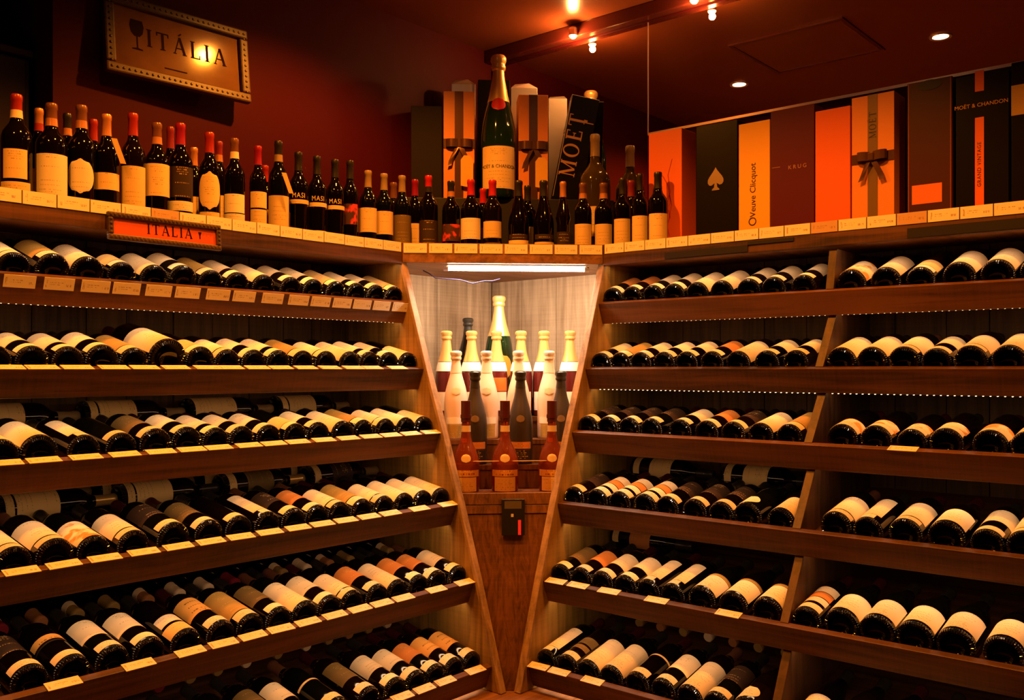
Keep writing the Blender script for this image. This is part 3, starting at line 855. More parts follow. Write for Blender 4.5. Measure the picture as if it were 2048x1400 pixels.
# ================================================================ lying bottles
mm = 0.001
def bands(style):
    S = {
     'L': [(14, 150, 78, 'cream')], 'l': [(16, 110, 72, 'cream')], 'W': [(14, 120, 76, 'patch')],
     'M': [(12, 32, 62, 'cream'), (37, 140, 78, 'cream')], 'm': [(12, 34, 58, 'white'), (36, 100, 66, 'ochre')],
     'S': [(14, 38, 58, 'white'), (78, 160, 74, 'cream')], 's': [(14, 38, 55, 'white'), (62, 165, 72, 'cream')],
     'O': [(14, 38, 56, 'white'), (82, 160, 76, 'orange')], 'Y': [(12, 34, 56, 'cream'), (38, 160, 74, 'ochre')],
     'D': [(14, 38, 60, 'cream'), (85, 165, 76, 'dark')], 'G': [(12, 40, 52, 'cream'), (44, 165, 66, 'gold')],
     'g': [(14, 38, 56, 'white'), (75, 165, 72, 'olive')], 'N': [(14, 38, 60, 'cream')],
     'T': [(13, 38, 62, 'white'), (52, 78, 62, 'white'), (82, 112, 62, 'orange'), (115, 150, 66, 'cream')],
     't': [(13, 36, 58, 'cream'), (62, 84, 58, 'olive'), (92, 130, 60, 'olive')],
     'K': [(14, 40, 56, 'white'), (82, 165, 78, 'amber')], 'H': [(13, 36, 36, 'white'), (38, 165, 54, 'cream')],
     'P': [(12, 34, 66, 'white'), (35, 75, 70, 'patch')], 'Q': [(12, 52, 66, 'ochre'), (62, 100, 54, 'white')],
     'C': [(18, 104, 76, 'white')], 'Z': [(16, 92, 74, 'white'), (94, 106, 74, 'gold')], 'A': [(14, 70, 56, 'white', True)],
     'B': [(14, 38, 58, 'cream'), (92, 98, 78, 'dark'), (104, 128, 74, 'amber')],
     'X': [(14, 40, 56, 'cream'), (120, 127, 80, 'ochre')],
    }[style]
    return [(b[0] * mm, b[1] * mm, b[2], b[3]) + tuple(b[4:]) for b in S]
DESC = {'L': 'one long cream label', 'l': 'one short cream label', 'W': 'stained cream label', 'M': 'split cream label', 'm': 'strip and ochre label',
 'S': 'strip and cream label', 's': 'strip and long cream label', 'O': 'strip and orange label', 'Y': 'long ochre label', 'D': 'strip and dark label', 'G': 'long gold label',
 'g': 'strip and olive label', 'N': 'one narrow cream strip', 'T': 'four striped labels', 't': 'olive striped labels', 'K': 'strip and amber label', 'H': 'narrow long cream label',
 'P': 'white and amber label', 'Q': 'ochre and white labels', 'C': 'broad white label', 'Z': 'gold-edged white label', 'A': 'oval white label', 'B': 'dark amber-banded label', 'X': 'strip and thin ring'}
ROWSPEC = {
 ('L', 1): '29M 107G 177L 245m 313L 367S 423G 476s 529L 583S 628s 673Y 714s 758S 796Y',
 ('L', 2): '-95S -10M 66S 138s 211S 274G 338L* 403m 457M 510S 559s 608G 654M 702L 741s 780S 819l',
 ('L', 3): '-70M 5L 81L 170H 245N 316g 376S 438s 486S 540S 593m 639S 690L 729G 773M 815L 853l',
 ('L', 4): '-55S 29M 112M 190W 269M 349D 420g 480N 537H 590D 637O 681M 726G 770M 811L 850L 887L',
 ('L', 5): '-40D 61D 146B 227S 300S 374Q 444K 503G 560g 612L 663S 706M 757O 797L 841O 876O 917S',
 ('L', 6): '430D 500N 560g 612S 676X 739g 792S 838S 876O 912K 945K',
 ('R', 1): '1215O 1257O 1305S 1346S 1393L 1442L 1496S 1546S 1606S | 1701W 1770L 1840m 1917L 1994L 2075L',
 ('R', 2): '1193S 1238G 1279S 1326S 1371S 1422O 1474L 1532S 1590S | 1662L 1729L 1799M 1871S 1940M 2017L 2096L',
 ('R', 3): '1169D 1211D 1256D 1300D 1358S 1411O 1464D 1519L 1577G | 1683P 1750P 1822P 1891P 1979P 2045P',
 ('R', 4): '1145D 1192T 1237T 1287T 1332D 1387D 1440D 1493A 1559l | 1670M 1734H 1809M 1891C 1973S 2038M',
 ('R', 5): '1119g 1160O 1201S 1248S 1294H 1343H 1401Z 1464Z 1535Z | 1607T 1681C 1751C 1828C 1910C 2006C',
 ('R', 6): '1092H 1127t 1174L 1220L 1272X 1324S 1376L 1431D 1491A | 1610C 1688C 1766C 1846C 1930C',
}
ROLLS = {'H': 14, 'A': -24}
def lying_matrix(side, s, k, t, n, roll=0.0, flip=False):
    wd, z = blocal(side, k, t, n)
    p = PT(side, s, wd, z)
    c_, s_ = math.cos(BETA[k]), math.sin(BETA[k])
    ax = PT(side, 0, -c_, s_)            # bottle axis: foot in front, neck at the back
    up = PT(side, 0, s_, c_)
    if flip: ax = -ax
    xx = up.cross(ax)
    Mx = Matrix(((xx.x, up.x, ax.x, p.x), (xx.y, up.y, ax.y, p.y), (xx.z, up.z, ax.z, p.z), (0, 0, 0, 1)))
    return Mx @ Matrix.Rotation(math.radians(roll), 4, 'Z')
RNAME = {'L': 'undivided rack', 'R': 'divided rack'}
OCC = {}
for (side, k), spec in ROWSPEC.items():
    parts = spec.split('|')
    for bay, part in enumerate(parts):
        items = []
        for tok in part.split():
            big = tok.endswith('*'); tok = tok.rstrip('*')
            px, stl = float(tok[:-1]), tok[-1]
            shape = 'mag' if big else ('bur' if stl in 'CZA' else random.choice(('bor', 'bor', 'bor_b')) if (side == 'L' and px < 420) or bay else 'bor')
            if bay == 1 and stl in 'CLM' and k != 6: shape = {'C': 'bur_b', 'L': 'bor_b', 'M': 'bor_b'}[stl]
            r = max(a for a, _ in SHAPES[shape])
            wd, z = blocal(side, k, 0.0245, BOARD_N + r)
            s = s_left(px, wd) if side == 'L' else s_right(px, wd)
            items.append([s, px, stl, shape, r])
        items.sort(key=lambda a: a[0])
        lo_, hi_ = (E + 0.001, LMAX - 0.01) if side == 'L' else ((E + 0.001, DIVS - 0.0125) if bay == 0 else (DIVS + 0.0125, RMAX - 0.005))
        cur = lo_
        for it in items:
            it[0] = max(it[0], cur + it[4] + 0.0022); cur = it[0] + it[4]
        lim = hi_
        for it in items[::-1]:
            it[0] = min(it[0], lim - it[4] - 0.0022); lim = it[0] - it[4]
        for p_, q_ in zip(items, items[1:]):
            if q_[0] - p_[0] < p_[4] + q_[4]: print('TIGHT', side, k, bay, p_, q_)
        OCC[(side, k, bay)] = [(it[0], it[4]) for it in items]
        for i, (s, px, stl, shape, r) in enumerate(items):
            place = '%s shelf of %s, %s %s' % (ORD[k], RNAME[side], ORD[i + 1], 'from corner cabinet' if not bay else 'past divider')
            lab = 'bottle with %s, %s' % (DESC[stl], place)
            roll = ROLLS.get(stl, random.uniform(-9, 9))
            if side == 'R' and stl == 'H': roll = -14
            Mx = lying_matrix(side, s, k, 0.0245, BOARD_N + r + 0.0003, roll)
            if k == 1: Mx = Mx @ Matrix.Diagonal((1, 1, 0.93, 1))
            make_bottle('wine_bottle', lab, Mx, shape, random.choice(('glass', 'glass', 'glassg', 'glassb')),
                        (random.choice(('black', 'black', 'dwine', 'black', 'brown', 'dwine')),), bands(stl), 'bottles lying on the racks')  # capsules kept mostly dark: the shade over the necks put into their colour
# bottles lying crosswise behind the front ones
def cross(side, k, t, s, shape, toward, stl, idx, up=0.0, tilt=38):
    r = max(a for a, _ in SHAPES[shape])
    wd, z = blocal(side, k, t, BOARD_N + r + 0.0006 + up)
    p = PT(side, s, wd, z)
    ax = PT(side, toward, 0, 0)
    upv = PT(side, 0, math.sin(BETA[k]), math.cos(BETA[k]))
    xx = upv.cross(ax)
    Mx = Matrix(((xx.x, upv.x, ax.x, p.x), (xx.y, upv.y, ax.y, p.y), (xx.z, upv.z, ax.z, p.z), (0, 0, 0, 1)))
    sgn = (1 if toward > 0 else -1) * (1 if side == 'L' else -1)
    Mx = Mx @ Matrix.Rotation(math.radians(-sgn * tilt), 4, 'Z')
    lab = 'bottle lying crosswise behind others, %s shelf of %s, %s from corner cabinet' % (ORD[k], RNAME[side], ORD[idx])
    make_bottle('wine_bottle', lab, Mx, shape, random.choice(('glass', 'glassg')), (random.choice(('black', 'tan', 'gold')),), [b[:3] + ('ochre' if b[3] in ('cream', 'white') else b[3],) + b[4:] for b in bands(stl)], 'bottles lying crosswise behind')  # cream and white labels turned ochre: dim light put into their colour
def cross_row(side, k, t, bases, shapes, styles, toward, up=0.0, start=0):
    out = []
    for px in bases:
        wd, z = blocal(side, k, t, BOARD_N + 0.04)
        out.append(s_left(px, wd) if side == 'L' else s_right(px, wd))
    order = sorted(range(len(out)), key=lambda i: out[i])
    cur = E + 0.01
    for j, i in enumerate(order):
        h = SHAPES[shapes][-1][1]
        s = out[i]
        lo = s - h if toward < 0 else s
        if lo < cur: s += cur - lo; lo = cur
        cur = lo + h + 0.004
        cross(side, k, t, s, shapes, toward, styles[i % len(styles)], start + j + 1, up)
cross_row('L', 3, 0.376, [55, 275, 432, 545], 'bor_b', 'LMLM', -1)
cross_row('L', 4, 0.376, [-60, 150, 280, 478, 640], 'bor_b', 'LMMgD', -1)
cross_row('L', 4, 0.461, [-20, 205, 400, 560], 'bor_b', 'LSLS', -1, 0.0, 5)
cross_row('R', 4, 0.385, [1272, 1452], 'bor_b', 'SS', 1)
cross_row('R', 5, 0.392, [1222], 'bor_b', 'O', 1)
# second rank with the necks to the front on the two lowest shelves
def rank2(side, k, bay=0):
    """bottles lying behind the front ones, each in the gap between two of them"""
    fr = OCC[(side, k, bay)]; last = -9; i = 0
    tf = t_end(k) - 0.012
    for (a, ra), (b, rb) in zip(fr, fr[1:]):
        s = (a + b) / 2
        if s - last < 0.079: s = last + 0.079
        if s > b - 0.034: continue
        last = s; i += 1
        Mx = lying_matrix(side, s, k, tf, BOARD_N + 0.0379, random.uniform(-15, 15), True)
        lab = 'bottle with its neck forward behind others, %s shelf of %s, %s from corner cabinet' % (ORD[k], RNAME[side], ORD[i])
        c = random.choice(('gold', 'cream', 'black', 'copper', 'wine', 'gold'))
        make_bottle('wine_bottle', lab, Mx, 'bor', 'glass', (c, random.choice((None, 'cream', None))), bands('N'), 'bottles with necks to the front')
rank2('L', 5)
rank2('L', 6)
rank2('R', 6)

# flat price cards on the rack lips
def flat_card(side, k, px, idx, upright=False):
    if upright:
        wd, z = local(side, k, -0.0018, -0.017)
        s = s_left(px, wd) if side == 'L' else s_right(px, wd)
        p = PT(side, s, wd, z)
        r = PT(side, -1 if side == 'L' else 1, 0, 0); nrm = PT(side, 0, ST * 0 + CT, -ST); up = PT(side, 0, ST, CT)
    else:
        wd, z = local(side, k, 0.0085, 0.0020)
        s = s_left(px, wd) if side == 'L' else s_right(px, wd)
        p = PT(side, s, wd, z)
        r = PT(side, -1 if side == 'L' else 1, 0, 0); nrm = PT(side, 0, ST, CT); up = PT(side, 0, -CT, ST)
    yv = -nrm
    Mx = Matrix(((r.x, yv.x, up.x, p.x), (r.y, yv.y, up.y, p.y), (r.z, yv.z, up.z, p.z), (0, 0, 0, 1)))
    if not upright: Mx = Mx @ Matrix.Rotation(random.uniform(-.02, .02), 4, 'Y')
    card_on(Mx, 'white price card on %s shelf lip of %s, %s from corner cabinet' % (ORD[k], RNAME[side], ORD[idx]), 'price', 'price cards on the rack lips', 0.071, 0.030 if upright else 0.028)
CARDS = {
 ('L', 1): (True, [40, 119, 192, 254, 318, 376, 437, 489, 546, 598, 642, 685, 725, 764, 802]),
 ('L', 2): (False, [-45, 15, 85, 155, 228, 290, 352, 415, 462, 515, 562, 612, 660, 707, 745, 795]),
 ('L', 3): (False, [10, 88, 172, 250, 322, 384, 438, 498, 548, 596, 648, 697, 742, 782, 822, 862]),
 ('L', 4): (False, [43, 128, 210, 288, 357, 422, 482, 540, 596, 645, 692, 738, 781, 839, 896]),
 ('L', 5): (False, [127, 278, 381, 447, 506, 562, 616, 670, 720, 764, 807, 873, 929]),
 ('L', 6): (False, [805, 849, 891, 951]),
 ('R', 5): (False, [1112, 1156, 1218, 1313, 1457]), ('R', 6): (False, [1077, 1118, 1185]), ('R', 3): (False, [1806]),
}
for (side, k), (upr, pxs) in CARDS.items():
    sl = [(s_left(px, ROWD[k]) if side == 'L' else s_right(px, ROWD[k]), px) for px in pxs]
    sl.sort()
    last = E - 0.05
    for i, (s, px) in enumerate(sl):
        flat_card(side, k, px, i + 1, upr)

# ================================================================ bottles in the corner cabinet
FOIL_G = plain('champagne_gold_foil', (0.86, 0.56, 0.20), 0.32, metal=0.55)
FOIL_P = plain('champagne_pale_foil', (0.88, 0.70, 0.50), 0.35, metal=0.4)
SATIN = plain('satin_pink_champagne_glass', (0.80, 0.60, 0.46), 0.34)
SMOKE = plain('smoked_satin_glass', (0.045, 0.032, 0.024), 0.38)
ROSE = plain('rose_wine_glass', (0.10, 0.012, 0.010), 0.08)
AMBER = plain('amber_spirit_glass', (0.52, 0.10, 0.02), 0.04, trans=0.75, ior=1.34)
GREEN = plain('green_champagne_glass', (0.006, 0.018, 0.005), 0.06)
WHT = plain('white_label_paper', (0.92, 0.86, 0.76), 0.5)
YEL = plain('yellow_label_paper', (0.80, 0.42, 0.05), 0.5)
ORG = plain('orange_label_paper', (0.85, 0.16, 0.02), 0.45)
SEAL = plain('gold_seal', (0.85, 0.62, 0.36), 0.35, metal=0.3)
def stand_matrix(x, y, z, face, zs=1.0, turn=0.0):
    f = Vector((face[0], face[1], 0)).normalized()
    a = math.atan2(-f.x, f.y) + turn
    return Matrix.Translation((x, y, z)) @ Matrix.Rotation(a, 4, 'Z') @ Matrix.Diagonal((1, 1, zs, 1))
def in_cab(px, tier, shape, glass, lab, top=None, off=-0.052, **kw):
    q = TQ[tier] + off
    x, y = chamfer_pt(px, q)
    h = SHAPES[shape][-1][1]
    zs = 1.0
    if top: zs = (z_at(top, x, y) - TZ[tier] - 0.0005) / h
    Mx = stand_matrix(x, y, TZ[tier] + 0.0005, (XC - x, YC - y), zs)
    return make_bottle('sparkling_bottle', lab, Mx, shape, glass, group='bottles in the corner cabinet', **kw)
PLC = ('nearest the burgundy-wall side', 'second from burgundy-wall side', 'third from burgundy-wall side', 'fourth from burgundy-wall side', 'fifth from burgundy-wall side', 'sixth from burgundy-wall side')
CAPB = plain('flacon_brown_cap', (0.07, 0.012, 0.010), 0.3)
for i, px in enumerate((932, 1010, 1104)):
    o = in_cab(px, 0, 'fla', AMBER, 'amber spirit bottle with round seal on lowest cabinet step, ' + PLC[i], 803, off=-0.068,
               bands=[(0.004, 0.050, 46, 'ochre'), (0.052, 0.073, 62, 'amber')])
    link('stopper', shell_mesh('fla', 0.228, 0.295, 0.0022), CAPB, o)
    link('stopper_ring', shell_mesh('fla', 0.240, 0.252, 0.0040, False), CAPB, o)
    link('neck_band', shell_mesh('fla', 0.196, 0.216, 0.0010, False), SEAL, o)
    MB().patch(0, 0.098, 0.125, 22, oval=True, rf=lambda z: rad_at(SHAPES['fla'], z) + 0.0004).build('round_seal', SEAL, None, True).parent = o
for i, px in enumerate((950, 1041, 1122)):
    o = in_cab(px, 1, 'cha_s', SMOKE, 'smoky black champagne bottle on second cabinet step, ' + PLC[i], 742, bands=[(0.050, 0.072, 55, 'orange')])
    link('foil', shell_mesh('cha_s', 0.245, 0.30, 0.0009), plain('black_foil', (0.03, 0.024, 0.02), 0.3), o)
    link('lower_label', label_mesh('cha_s', 0.008, 0.044, 55), PAP['dark'], o)
    MB().patch(0, 0.135, 0.158, 20, oval=True, rf=lambda z: rad_at(SHAPES['cha_s'], z) + 0.0004).build('crest', plain('dull_crest', (0.20, 0.13, 0.07), 0.4), None, True).parent = o
for i, px in enumerate((912, 973, 1037, 1098)):
    o = in_cab(px, 2, 'cha_s', SATIN, 'satin pink champagne bottle on third cabinet step, ' + PLC[i], 702,
               bands=[(0.052, 0.074, 52, WHT), (0.006, 0.050, 44, 'gold')])
    link('foil', shell_mesh('cha_s', 0.225, 0.30, 0.0009), FOIL_P, o)
    MB().patch(0, 0.150, 0.176, 26, oval=True, rf=lambda z: rad_at(SHAPES['cha_s'], z) + 0.0004).build('round_seal', SEAL, None, True).parent = o
for i, px in enumerate((893, 943, 993, 1042, 1088, 1140)):
    gl = ROSE
    o = in_cab(px, 3, 'cha_s', gl, 'gold-necked rose champagne on fourth cabinet step, ' + PLC[i], 662,
               bands=[(0.020, 0.085, 58, WHT)] + ([(0.088, 0.135, 60, ORG)] if i in (2,) else []))
    link('foil', shell_mesh('cha_s', 0.192, 0.30, 0.0009), FOIL_G, o)
    link('neck_collar', shell_mesh('cha_s', 0.158, 0.190, 0.0013, False), WHT, o)
o = in_cab(998, 4, 'cha_m', GREEN, 'large green champagne bottle with gold foil at the back of the cabinet', 592, off=-0.072, bands=[(0.06, 0.16, 60, YEL, True)])
link('foil', shell_mesh('cha_m', 0.225, 0.375, 0.0009), FOIL_G, o)
o = in_cab(936, 4, 'cha_s', 'glass', 'slim black-capped bottle at the back of the cabinet beside lining boards', 636, off=-0.060, cap=('black',), bands=[(0.03, 0.10, 55, 'cream')])

# ================================================================ upright bottles on the counter
def counter_spot(px, wd):
    """front-relative place on the counter: wd = distance behind the lip face"""
    if px < 800:
        y = D0 - wd; return s_left(px, y), y, Vector((0.35, 1, 0)), 'over the undivided rack'
    if px > 1212:
        x = D0 - wd; return x, s_right(px, x), Vector((1, 0.35, 0)), 'over the divided rack'
    q = QF * k2 - wd
    x, y = chamfer_pt(px, q); return x, y, Vector((1, 1, 0)), 'above the corner cabinet'
UP = [ # px, top row, distance behind lip, shape, glass, cap, bands(mm), description
 (33, 190, .066, 'bor_b', 'glass', ('red', 'cream'), [(52, 80, 62, 'ochre'), (88, 160, 46, 'ochre')], 'red and cream capsule and ochre label'),
 (103, 208, .066, 'bor_b', 'glass', ('brown', 'copper'), [(40, 52, 60, 'cream'), (58, 165, 78, 'cream')], 'brown capsule and big cream label'),
 (163, 212, .066, 'bor', 'glass', ('brown', 'copper'), [(40, 60, 62, 'cream'), (72, 160, 60, 'cream', True)], 'brown capsule and oval cream label'),
 (213, 230, .066, 'bor', 'glass', ('copper',), [(95, 140, 70, 'ochre')], 'copper capsule and narrow ochre label'),
 (266, 228, .062, 'bor', 'glassb', ('red',), [(44, 160, 75, 'ochre')], 'red capsule and tall ochre label'),
 (314, 247, .062, 'bor', 'glass', ('brown', 'copper'), [(40, 58, 60, 'cream'), (96, 184, 74, 'ochre')], 'brown capsule and high ochre label'),
 (361, 248, .062, 'bor', 'glass', ('magenta',), [(62, 88, 72, 'cream'), (98, 180, 70, 'dark')], 'magenta capsule and black label'),
 (419, 266, .062, 'bor_s', 'glass', ('red', None), [(40, 72, 62, 'ochre'), (78, 186, 66, 'ochre', True)], 'red capsule and oval ochre label'),
 (469, 278, .062, 'bor', 'glass', ('brown', 'cream'), [(40, 78, 70, 'cream'), (81, 135, 66, 'cream')], 'brown capsule and low cream label'),
 (516, 293, .062, 'bor_s', 'glass', ('magenta',), [(40, 104, 66, 'ochre'), (109, 158, 66, 'ochre')], 'magenta capsule and split ochre label'),
 (557, 283, .062, 'bor', 'glassg', ('black', 'tan'), [(42, 142, 76, 'ochre')], 'tall black capsule and wide ochre label'),
 (597, 305, .062, 'bor', 'glass', ('black',), [(40, 58, 64, 'cream'), (137, 150, 88, 'ochre')], 'black capsule, first with MAS lettering'),
 (634, 313, .060, 'bor', 'glass', ('black',), [(40, 62, 64, 'cream'), (137, 150, 88, 'ochre')], 'black capsule, second with MAS lettering'),
 (670, 320, .060, 'bor', 'glass', ('black',), [(137, 150, 88, 'ochre')], 'black capsule, third with MAS lettering'),
 (700, 322, .062, 'bor_s', 'glass', ('black', None), [(95, 160, 60, 'red')], 'black capsule and red motif'),
 (736, 342, .060, 'bor', 'glassg', ('tan',), [(40, 56, 60, 'cream'), (84, 168, 72, 'ochre')], 'tan capsule and ochre label'),
 (768, 348, .060, 'bor', 'glassg', ('tan',), [(40, 54, 60, 'cream'), (84, 165, 72, 'ochre')], 'tan capsule and ochre label with cream foot'),
 (804, 352, .062, 'bor', 'glassg', ('tan',), [(42, 158, 76, 'olive')], 'tan capsule and olive label'),
 (857, 352, .064, 'bor_b', 'glass', ('scarlet', 'black'), [(60, 140, 72, 'dark')], 'scarlet top and dark label'),
 (902, 363, .062, 'bor', 'glass', ('black', 'copper'), [(36, 50, 60, 'cream'), (72, 135, 72, 'red')], 'copper neck band and red printed label'),
 (942, 360, .062, 'bor_b', 'glass', ('scarlet',), [(36, 55, 60, 'cream'), (78, 155, 70, 'cream')], 'scarlet capsule and square cream label'),
 (985, 361, .062, 'bor', 'glassb', ('scarlet',), [(50, 66, 62, 'olive'), (84, 145, 68, 'ochre')], 'scarlet capsule and small ochre label'),
 (1037, 362, .062, 'bur', 'glass', ('black',), [(36, 76, 66, 'ochre'), (80, 98, 60, 'dark')], 'sloping shoulders and low ochre label'),
 (1087, 362, .062, 'bur', 'glass', ('black',), [(36, 70, 64, 'ochre'), (80, 98, 60, 'dark')], 'sloping shoulders beside a copper-necked bottle'),
 (1126, 364, .062, 'slim', 'glassb', ('copper',), [(60, 110, 60, 'dark')], 'slim body and copper neck'),
 (1166, 367, .060, 'bor_s', 'glass', ('brown', 'copper'), [(38, 142, 66, 'ochre')], 'brown capsule and tall ochre label'),
 (1207, 367, .060, 'bor_s', 'glass', ('brown', 'copper'), [(38, 142, 66, 'ochre')], 'tall ochre label beside double magnum'),
 (1245, 357, .060, 'bor', 'glass', ('black',), [(44, 150, 64, 'ochre')], 'black capsule, first of three alike'),
 (1280, 348, .060, 'bor', 'glass', ('black',), [(44, 150, 64, 'ochre')], 'black capsule, second of three alike'),
 (1316, 345, .060, 'bor', 'glass', ('black',), [(44, 152, 64, 'ochre')], 'black capsule beside the orange box'),
]
BACK = [
 (78, 218, .150, 'bor', ('copper', 'red'), 'copper and red capsule'), (135, 228, .150, 'bor', ('black', 'copper'), 'black capsule with copper band'), (187, 240, .150, 'bor', ('red',), 'red capsule'),
 (341, 255, .150, 'bor', ('wine',), 'wine-red capsule'), (388, 296, .150, 'bor_s', ('copper',), 'low copper capsule'), (438, 284, .150, 'bor', ('wine', 'copper'), 'wine-red capsule with copper band'),
 (530, 332, .150, 'bor_s', ('red',), 'low red capsule'), (787, 366, .145, 'bor_s', ('brown',), 'brown capsule'), (830, 360, .140, 'bor', ('magenta',), 'magenta top'),
 (966, 378, .142, 'bor', ('scarlet',), 'scarlet capsule'), (1055, 372, .142, 'bor', ('black',), 'black neck'), (1262, 362, .140, 'bor_s', ('wine',), 'wine-red neck'),
]
WPX = {33: 58, 103: 59, 163: 53, 213: 47, 266: 47, 314: 47, 361: 47, 419: 42, 469: 41, 516: 34, 557: 40, 597: 39, 634: 38, 670: 37, 700: 33, 736: 36, 768: 36, 804: 36, 857: 38, 902: 36, 942: 41, 985: 38, 1037: 42, 1087: 42, 1126: 30, 1166: 35, 1207: 36, 1245: 35, 1280: 33, 1316: 39}
def upright(px, top, wd, shape, glass, cap, bnds, desc, grp, front=True):
    x, y, face, where = counter_spot(px, wd)
    h = SHAPES[shape][-1][1]
    zs = (z_at(top, x, y) - SURF - 0.0005) / h
    cf = Vector((XC - x, YC - y, 0)).normalized()
    f = (cf * 0.75 + face.normalized() * 0.25)
    rr = max(a for a, _ in SHAPES[shape])
    xs = max(0.7, min(1.12, (WPX.get(px, 34) / 2) * depth(x, y) / F / rr))
    Mx = stand_matrix(x, y, SURF + 0.0005, (f.x, f.y), max(0.75, min(1.15, zs)), random.uniform(-.12, .12)) @ Matrix.Diagonal((xs, xs, 1, 1))
    lab = ('upright bottle with %s, %s' if front else 'back-row upright bottle with %s, %s') % (desc, where)
    b2 = [(b[0] * mm, b[1] * mm, b[2], b[3]) + tuple(b[4:]) for b in bnds]
    return make_bottle('wine_bottle', lab, Mx, shape, glass, cap, b2, grp)
for u in UP:
    o = upright(*u, 'upright bottles on the counter')
    if 'MAS lettering' in u[7]:
        mb = bend(font_mb('MASI', 0.022, 1.15), 0.0378, 0.162)
        c = mb.build('lettering', PAP['ochre']); c.parent = o
for px, top, wd, shape, cap, desc in BACK:
    upright(px, top, wd, shape, 'glass', cap, [(60, 140, 70, 'ochre')], desc, 'upright bottles in the back row', False)
# hang tags
def hang_tag(px, py0, py1, wdist, lab):
    x, y, f, wh = counter_spot(px, wdist)
    z0, z1 = z_at(py1, x, y), z_at(py0, x, y)
    f = f.normalized(); r = Vector((-f.y, f.x, 0))
    a = Vector((x, y, z1)) ; b = a + r * 0.022 + Vector((0, 0, z0 - z1))
    mbx = MB().prism([a, a + r * 0.014, b + r * 0.014, b], f * 0.0012)
    tag(mbx.build('neck_tag', plain('tan_tag', (0.62, 0.42, 0.16), 0.5), None, origin=a), lab, 'tag')
hang_tag(222, 276, 325, .026, 'tan tag hanging from the neck of the copper-capped bottle')
hang_tag(563, 345, 385, .022, 'thin tan tag hanging from the tall black-capped bottle')

# ================================================================ gift boxes
GM = {
 'orange': plain('orange_card', (0.80, 0.14, 0.015), 0.42), 'black': plain('black_gloss_card', (0.006, 0.004, 0.003), 0.3, spec=0.25), 'yellow': plain('yellow_card', (0.85, 0.42, 0.03), 0.42),
 'purple': plain('purple_card', (0.085, 0.004, 0.024), 0.45, spec=0.3), 'copper': plain('copper_card', (0.78, 0.27, 0.06), 0.42), 'brown': plain('brown_card', (0.060, 0.013, 0.008), 0.4, spec=0.3),
 'grey': plain('grey_brown_card', (0.11, 0.085, 0.05), 0.4), 'ribbon': plain('satin_brown_ribbon', (0.14, 0.06, 0.03), 0.25, metal=0.5), 'foil': plain('silver_foil', (0.85, 0.78, 0.68), 0.36, metal=0.9),
 'ink': plain('dark_print', (0.02, 0.012, 0.008), 0.5), 'goldprint': plain('gold_print', (0.72, 0.36, 0.12), 0.35, metal=0.4), 'redprint': plain('red_print', (0.42, 0.02, 0.01), 0.4),
 'ribbon_m': plain('olive_ribbon', (0.22, 0.13, 0.05), 0.35, metal=0.3), 'goldedge': plain('gold_edge', (0.8, 0.6, 0.4), 0.25, metal=0.7),
}
def bow(parent, c, right, up, out, wd):
    """ribbon bow at c on a box face"""
    right, up, out = (Vector(v).normalized() for v in (right, up, out))
    for sg in (-1, 1):
        pts = [c + out * 0.004]
        for a in range(0, 11):
            t = a / 10 * 2 * math.pi
            pts.append(c + right * sg * (0.022 - 0.020 * math.cos(t)) + out * (0.006 + 0.012 * math.sin(t) * (1 if t < math.pi else 0.4)) + up * (0.004 * math.sin(t / 2)))
        MB().ribbon(pts, up * 0.026, 0.0012).build('bow_loop', GM['ribbon'], parent, True)
        pts = [c + out * 0.006, c + right * sg * 0.012 - up * 0.022 + out * 0.012, c + right * sg * 0.024 - up * 0.048 + out * 0.007, c + right * sg * 0.030 - up * 0.066 + out * 0.010]
        MB().ribbon(pts, (right * 0.8 + up * 0.3) * 0.018, 0.0012).build('bow_tail', GM['ribbon'], parent, True)
    MB().box((-.009, -.012, -.005), (.009, .012, .012), face_matrix(c + out * 0.006, right, up)).build('bow_knot', GM['ribbon'], parent, bevel=0.003)
def gift_box(px0, px1, wfront, ytop, dep, mat, label, base=SURF, mats=None):
    """box on the mirror-side counter with its face wfront from the wall"""
    y0, y1 = s_right(px0, wfront) + 0.0008, s_right(px1, wfront) - 0.0008
    zt_ = z_at(ytop, wfront, (y0 + y1) / 2)
    r = thing('gift_box', label, 'gift box', (wfront - dep / 2, (y0 + y1) / 2, base + 0.0005), 'gift boxes along the mirror wall')
    MB().box((wfront - dep, y0, base + 0.0005), (wfront, y1, zt_)).build('carton', mat, r, bevel=0.0012)
    return r, y0, y1, base, zt_
WF = 0.188
def on_face(yc, zc, lift=0.0004): return face_matrix((WF + lift, yc, zc), (0, 1, 0), (0, 0, 1))
DP = 0.095
b1, y0, y1, z0, z1 = gift_box(1297, 1364, WF, 262, DP, GM['orange'], 'orange gift box with red signature next to the mirror edge')
pts = [(-.5, .9), (.1, .5), (.45, -.2), (.1, -.35), (-.15, -.1), (.25, .1), (.5, -.3), (.2, -.9), (-.1, -1.2)]
pts2 = [(.55, 1.5), (.1, .9), (.35, .2), (-.25, -.55), (.2, -.5), (.35, -.8), (-.05, -1.0), (.25, -1.5)]
for pl_ in (pts, pts2):
    cy, cz = (y0 + y1) / 2 + 0.008, (z0 + z1) / 2 - 0.01
    MB().ribbon([(WF + 0.0007, cy + a * 0.035, cz + b * 0.085) for a, b in pl_], (0, 0.002, 0.0015), 0.0006).build('signature', GM['redprint'], b1)
b2, y0, y1, z0, z1 = gift_box(1392, 1475, WF, 246, DP, GM['black'], 'glossy black gift box with a metal spade emblem')
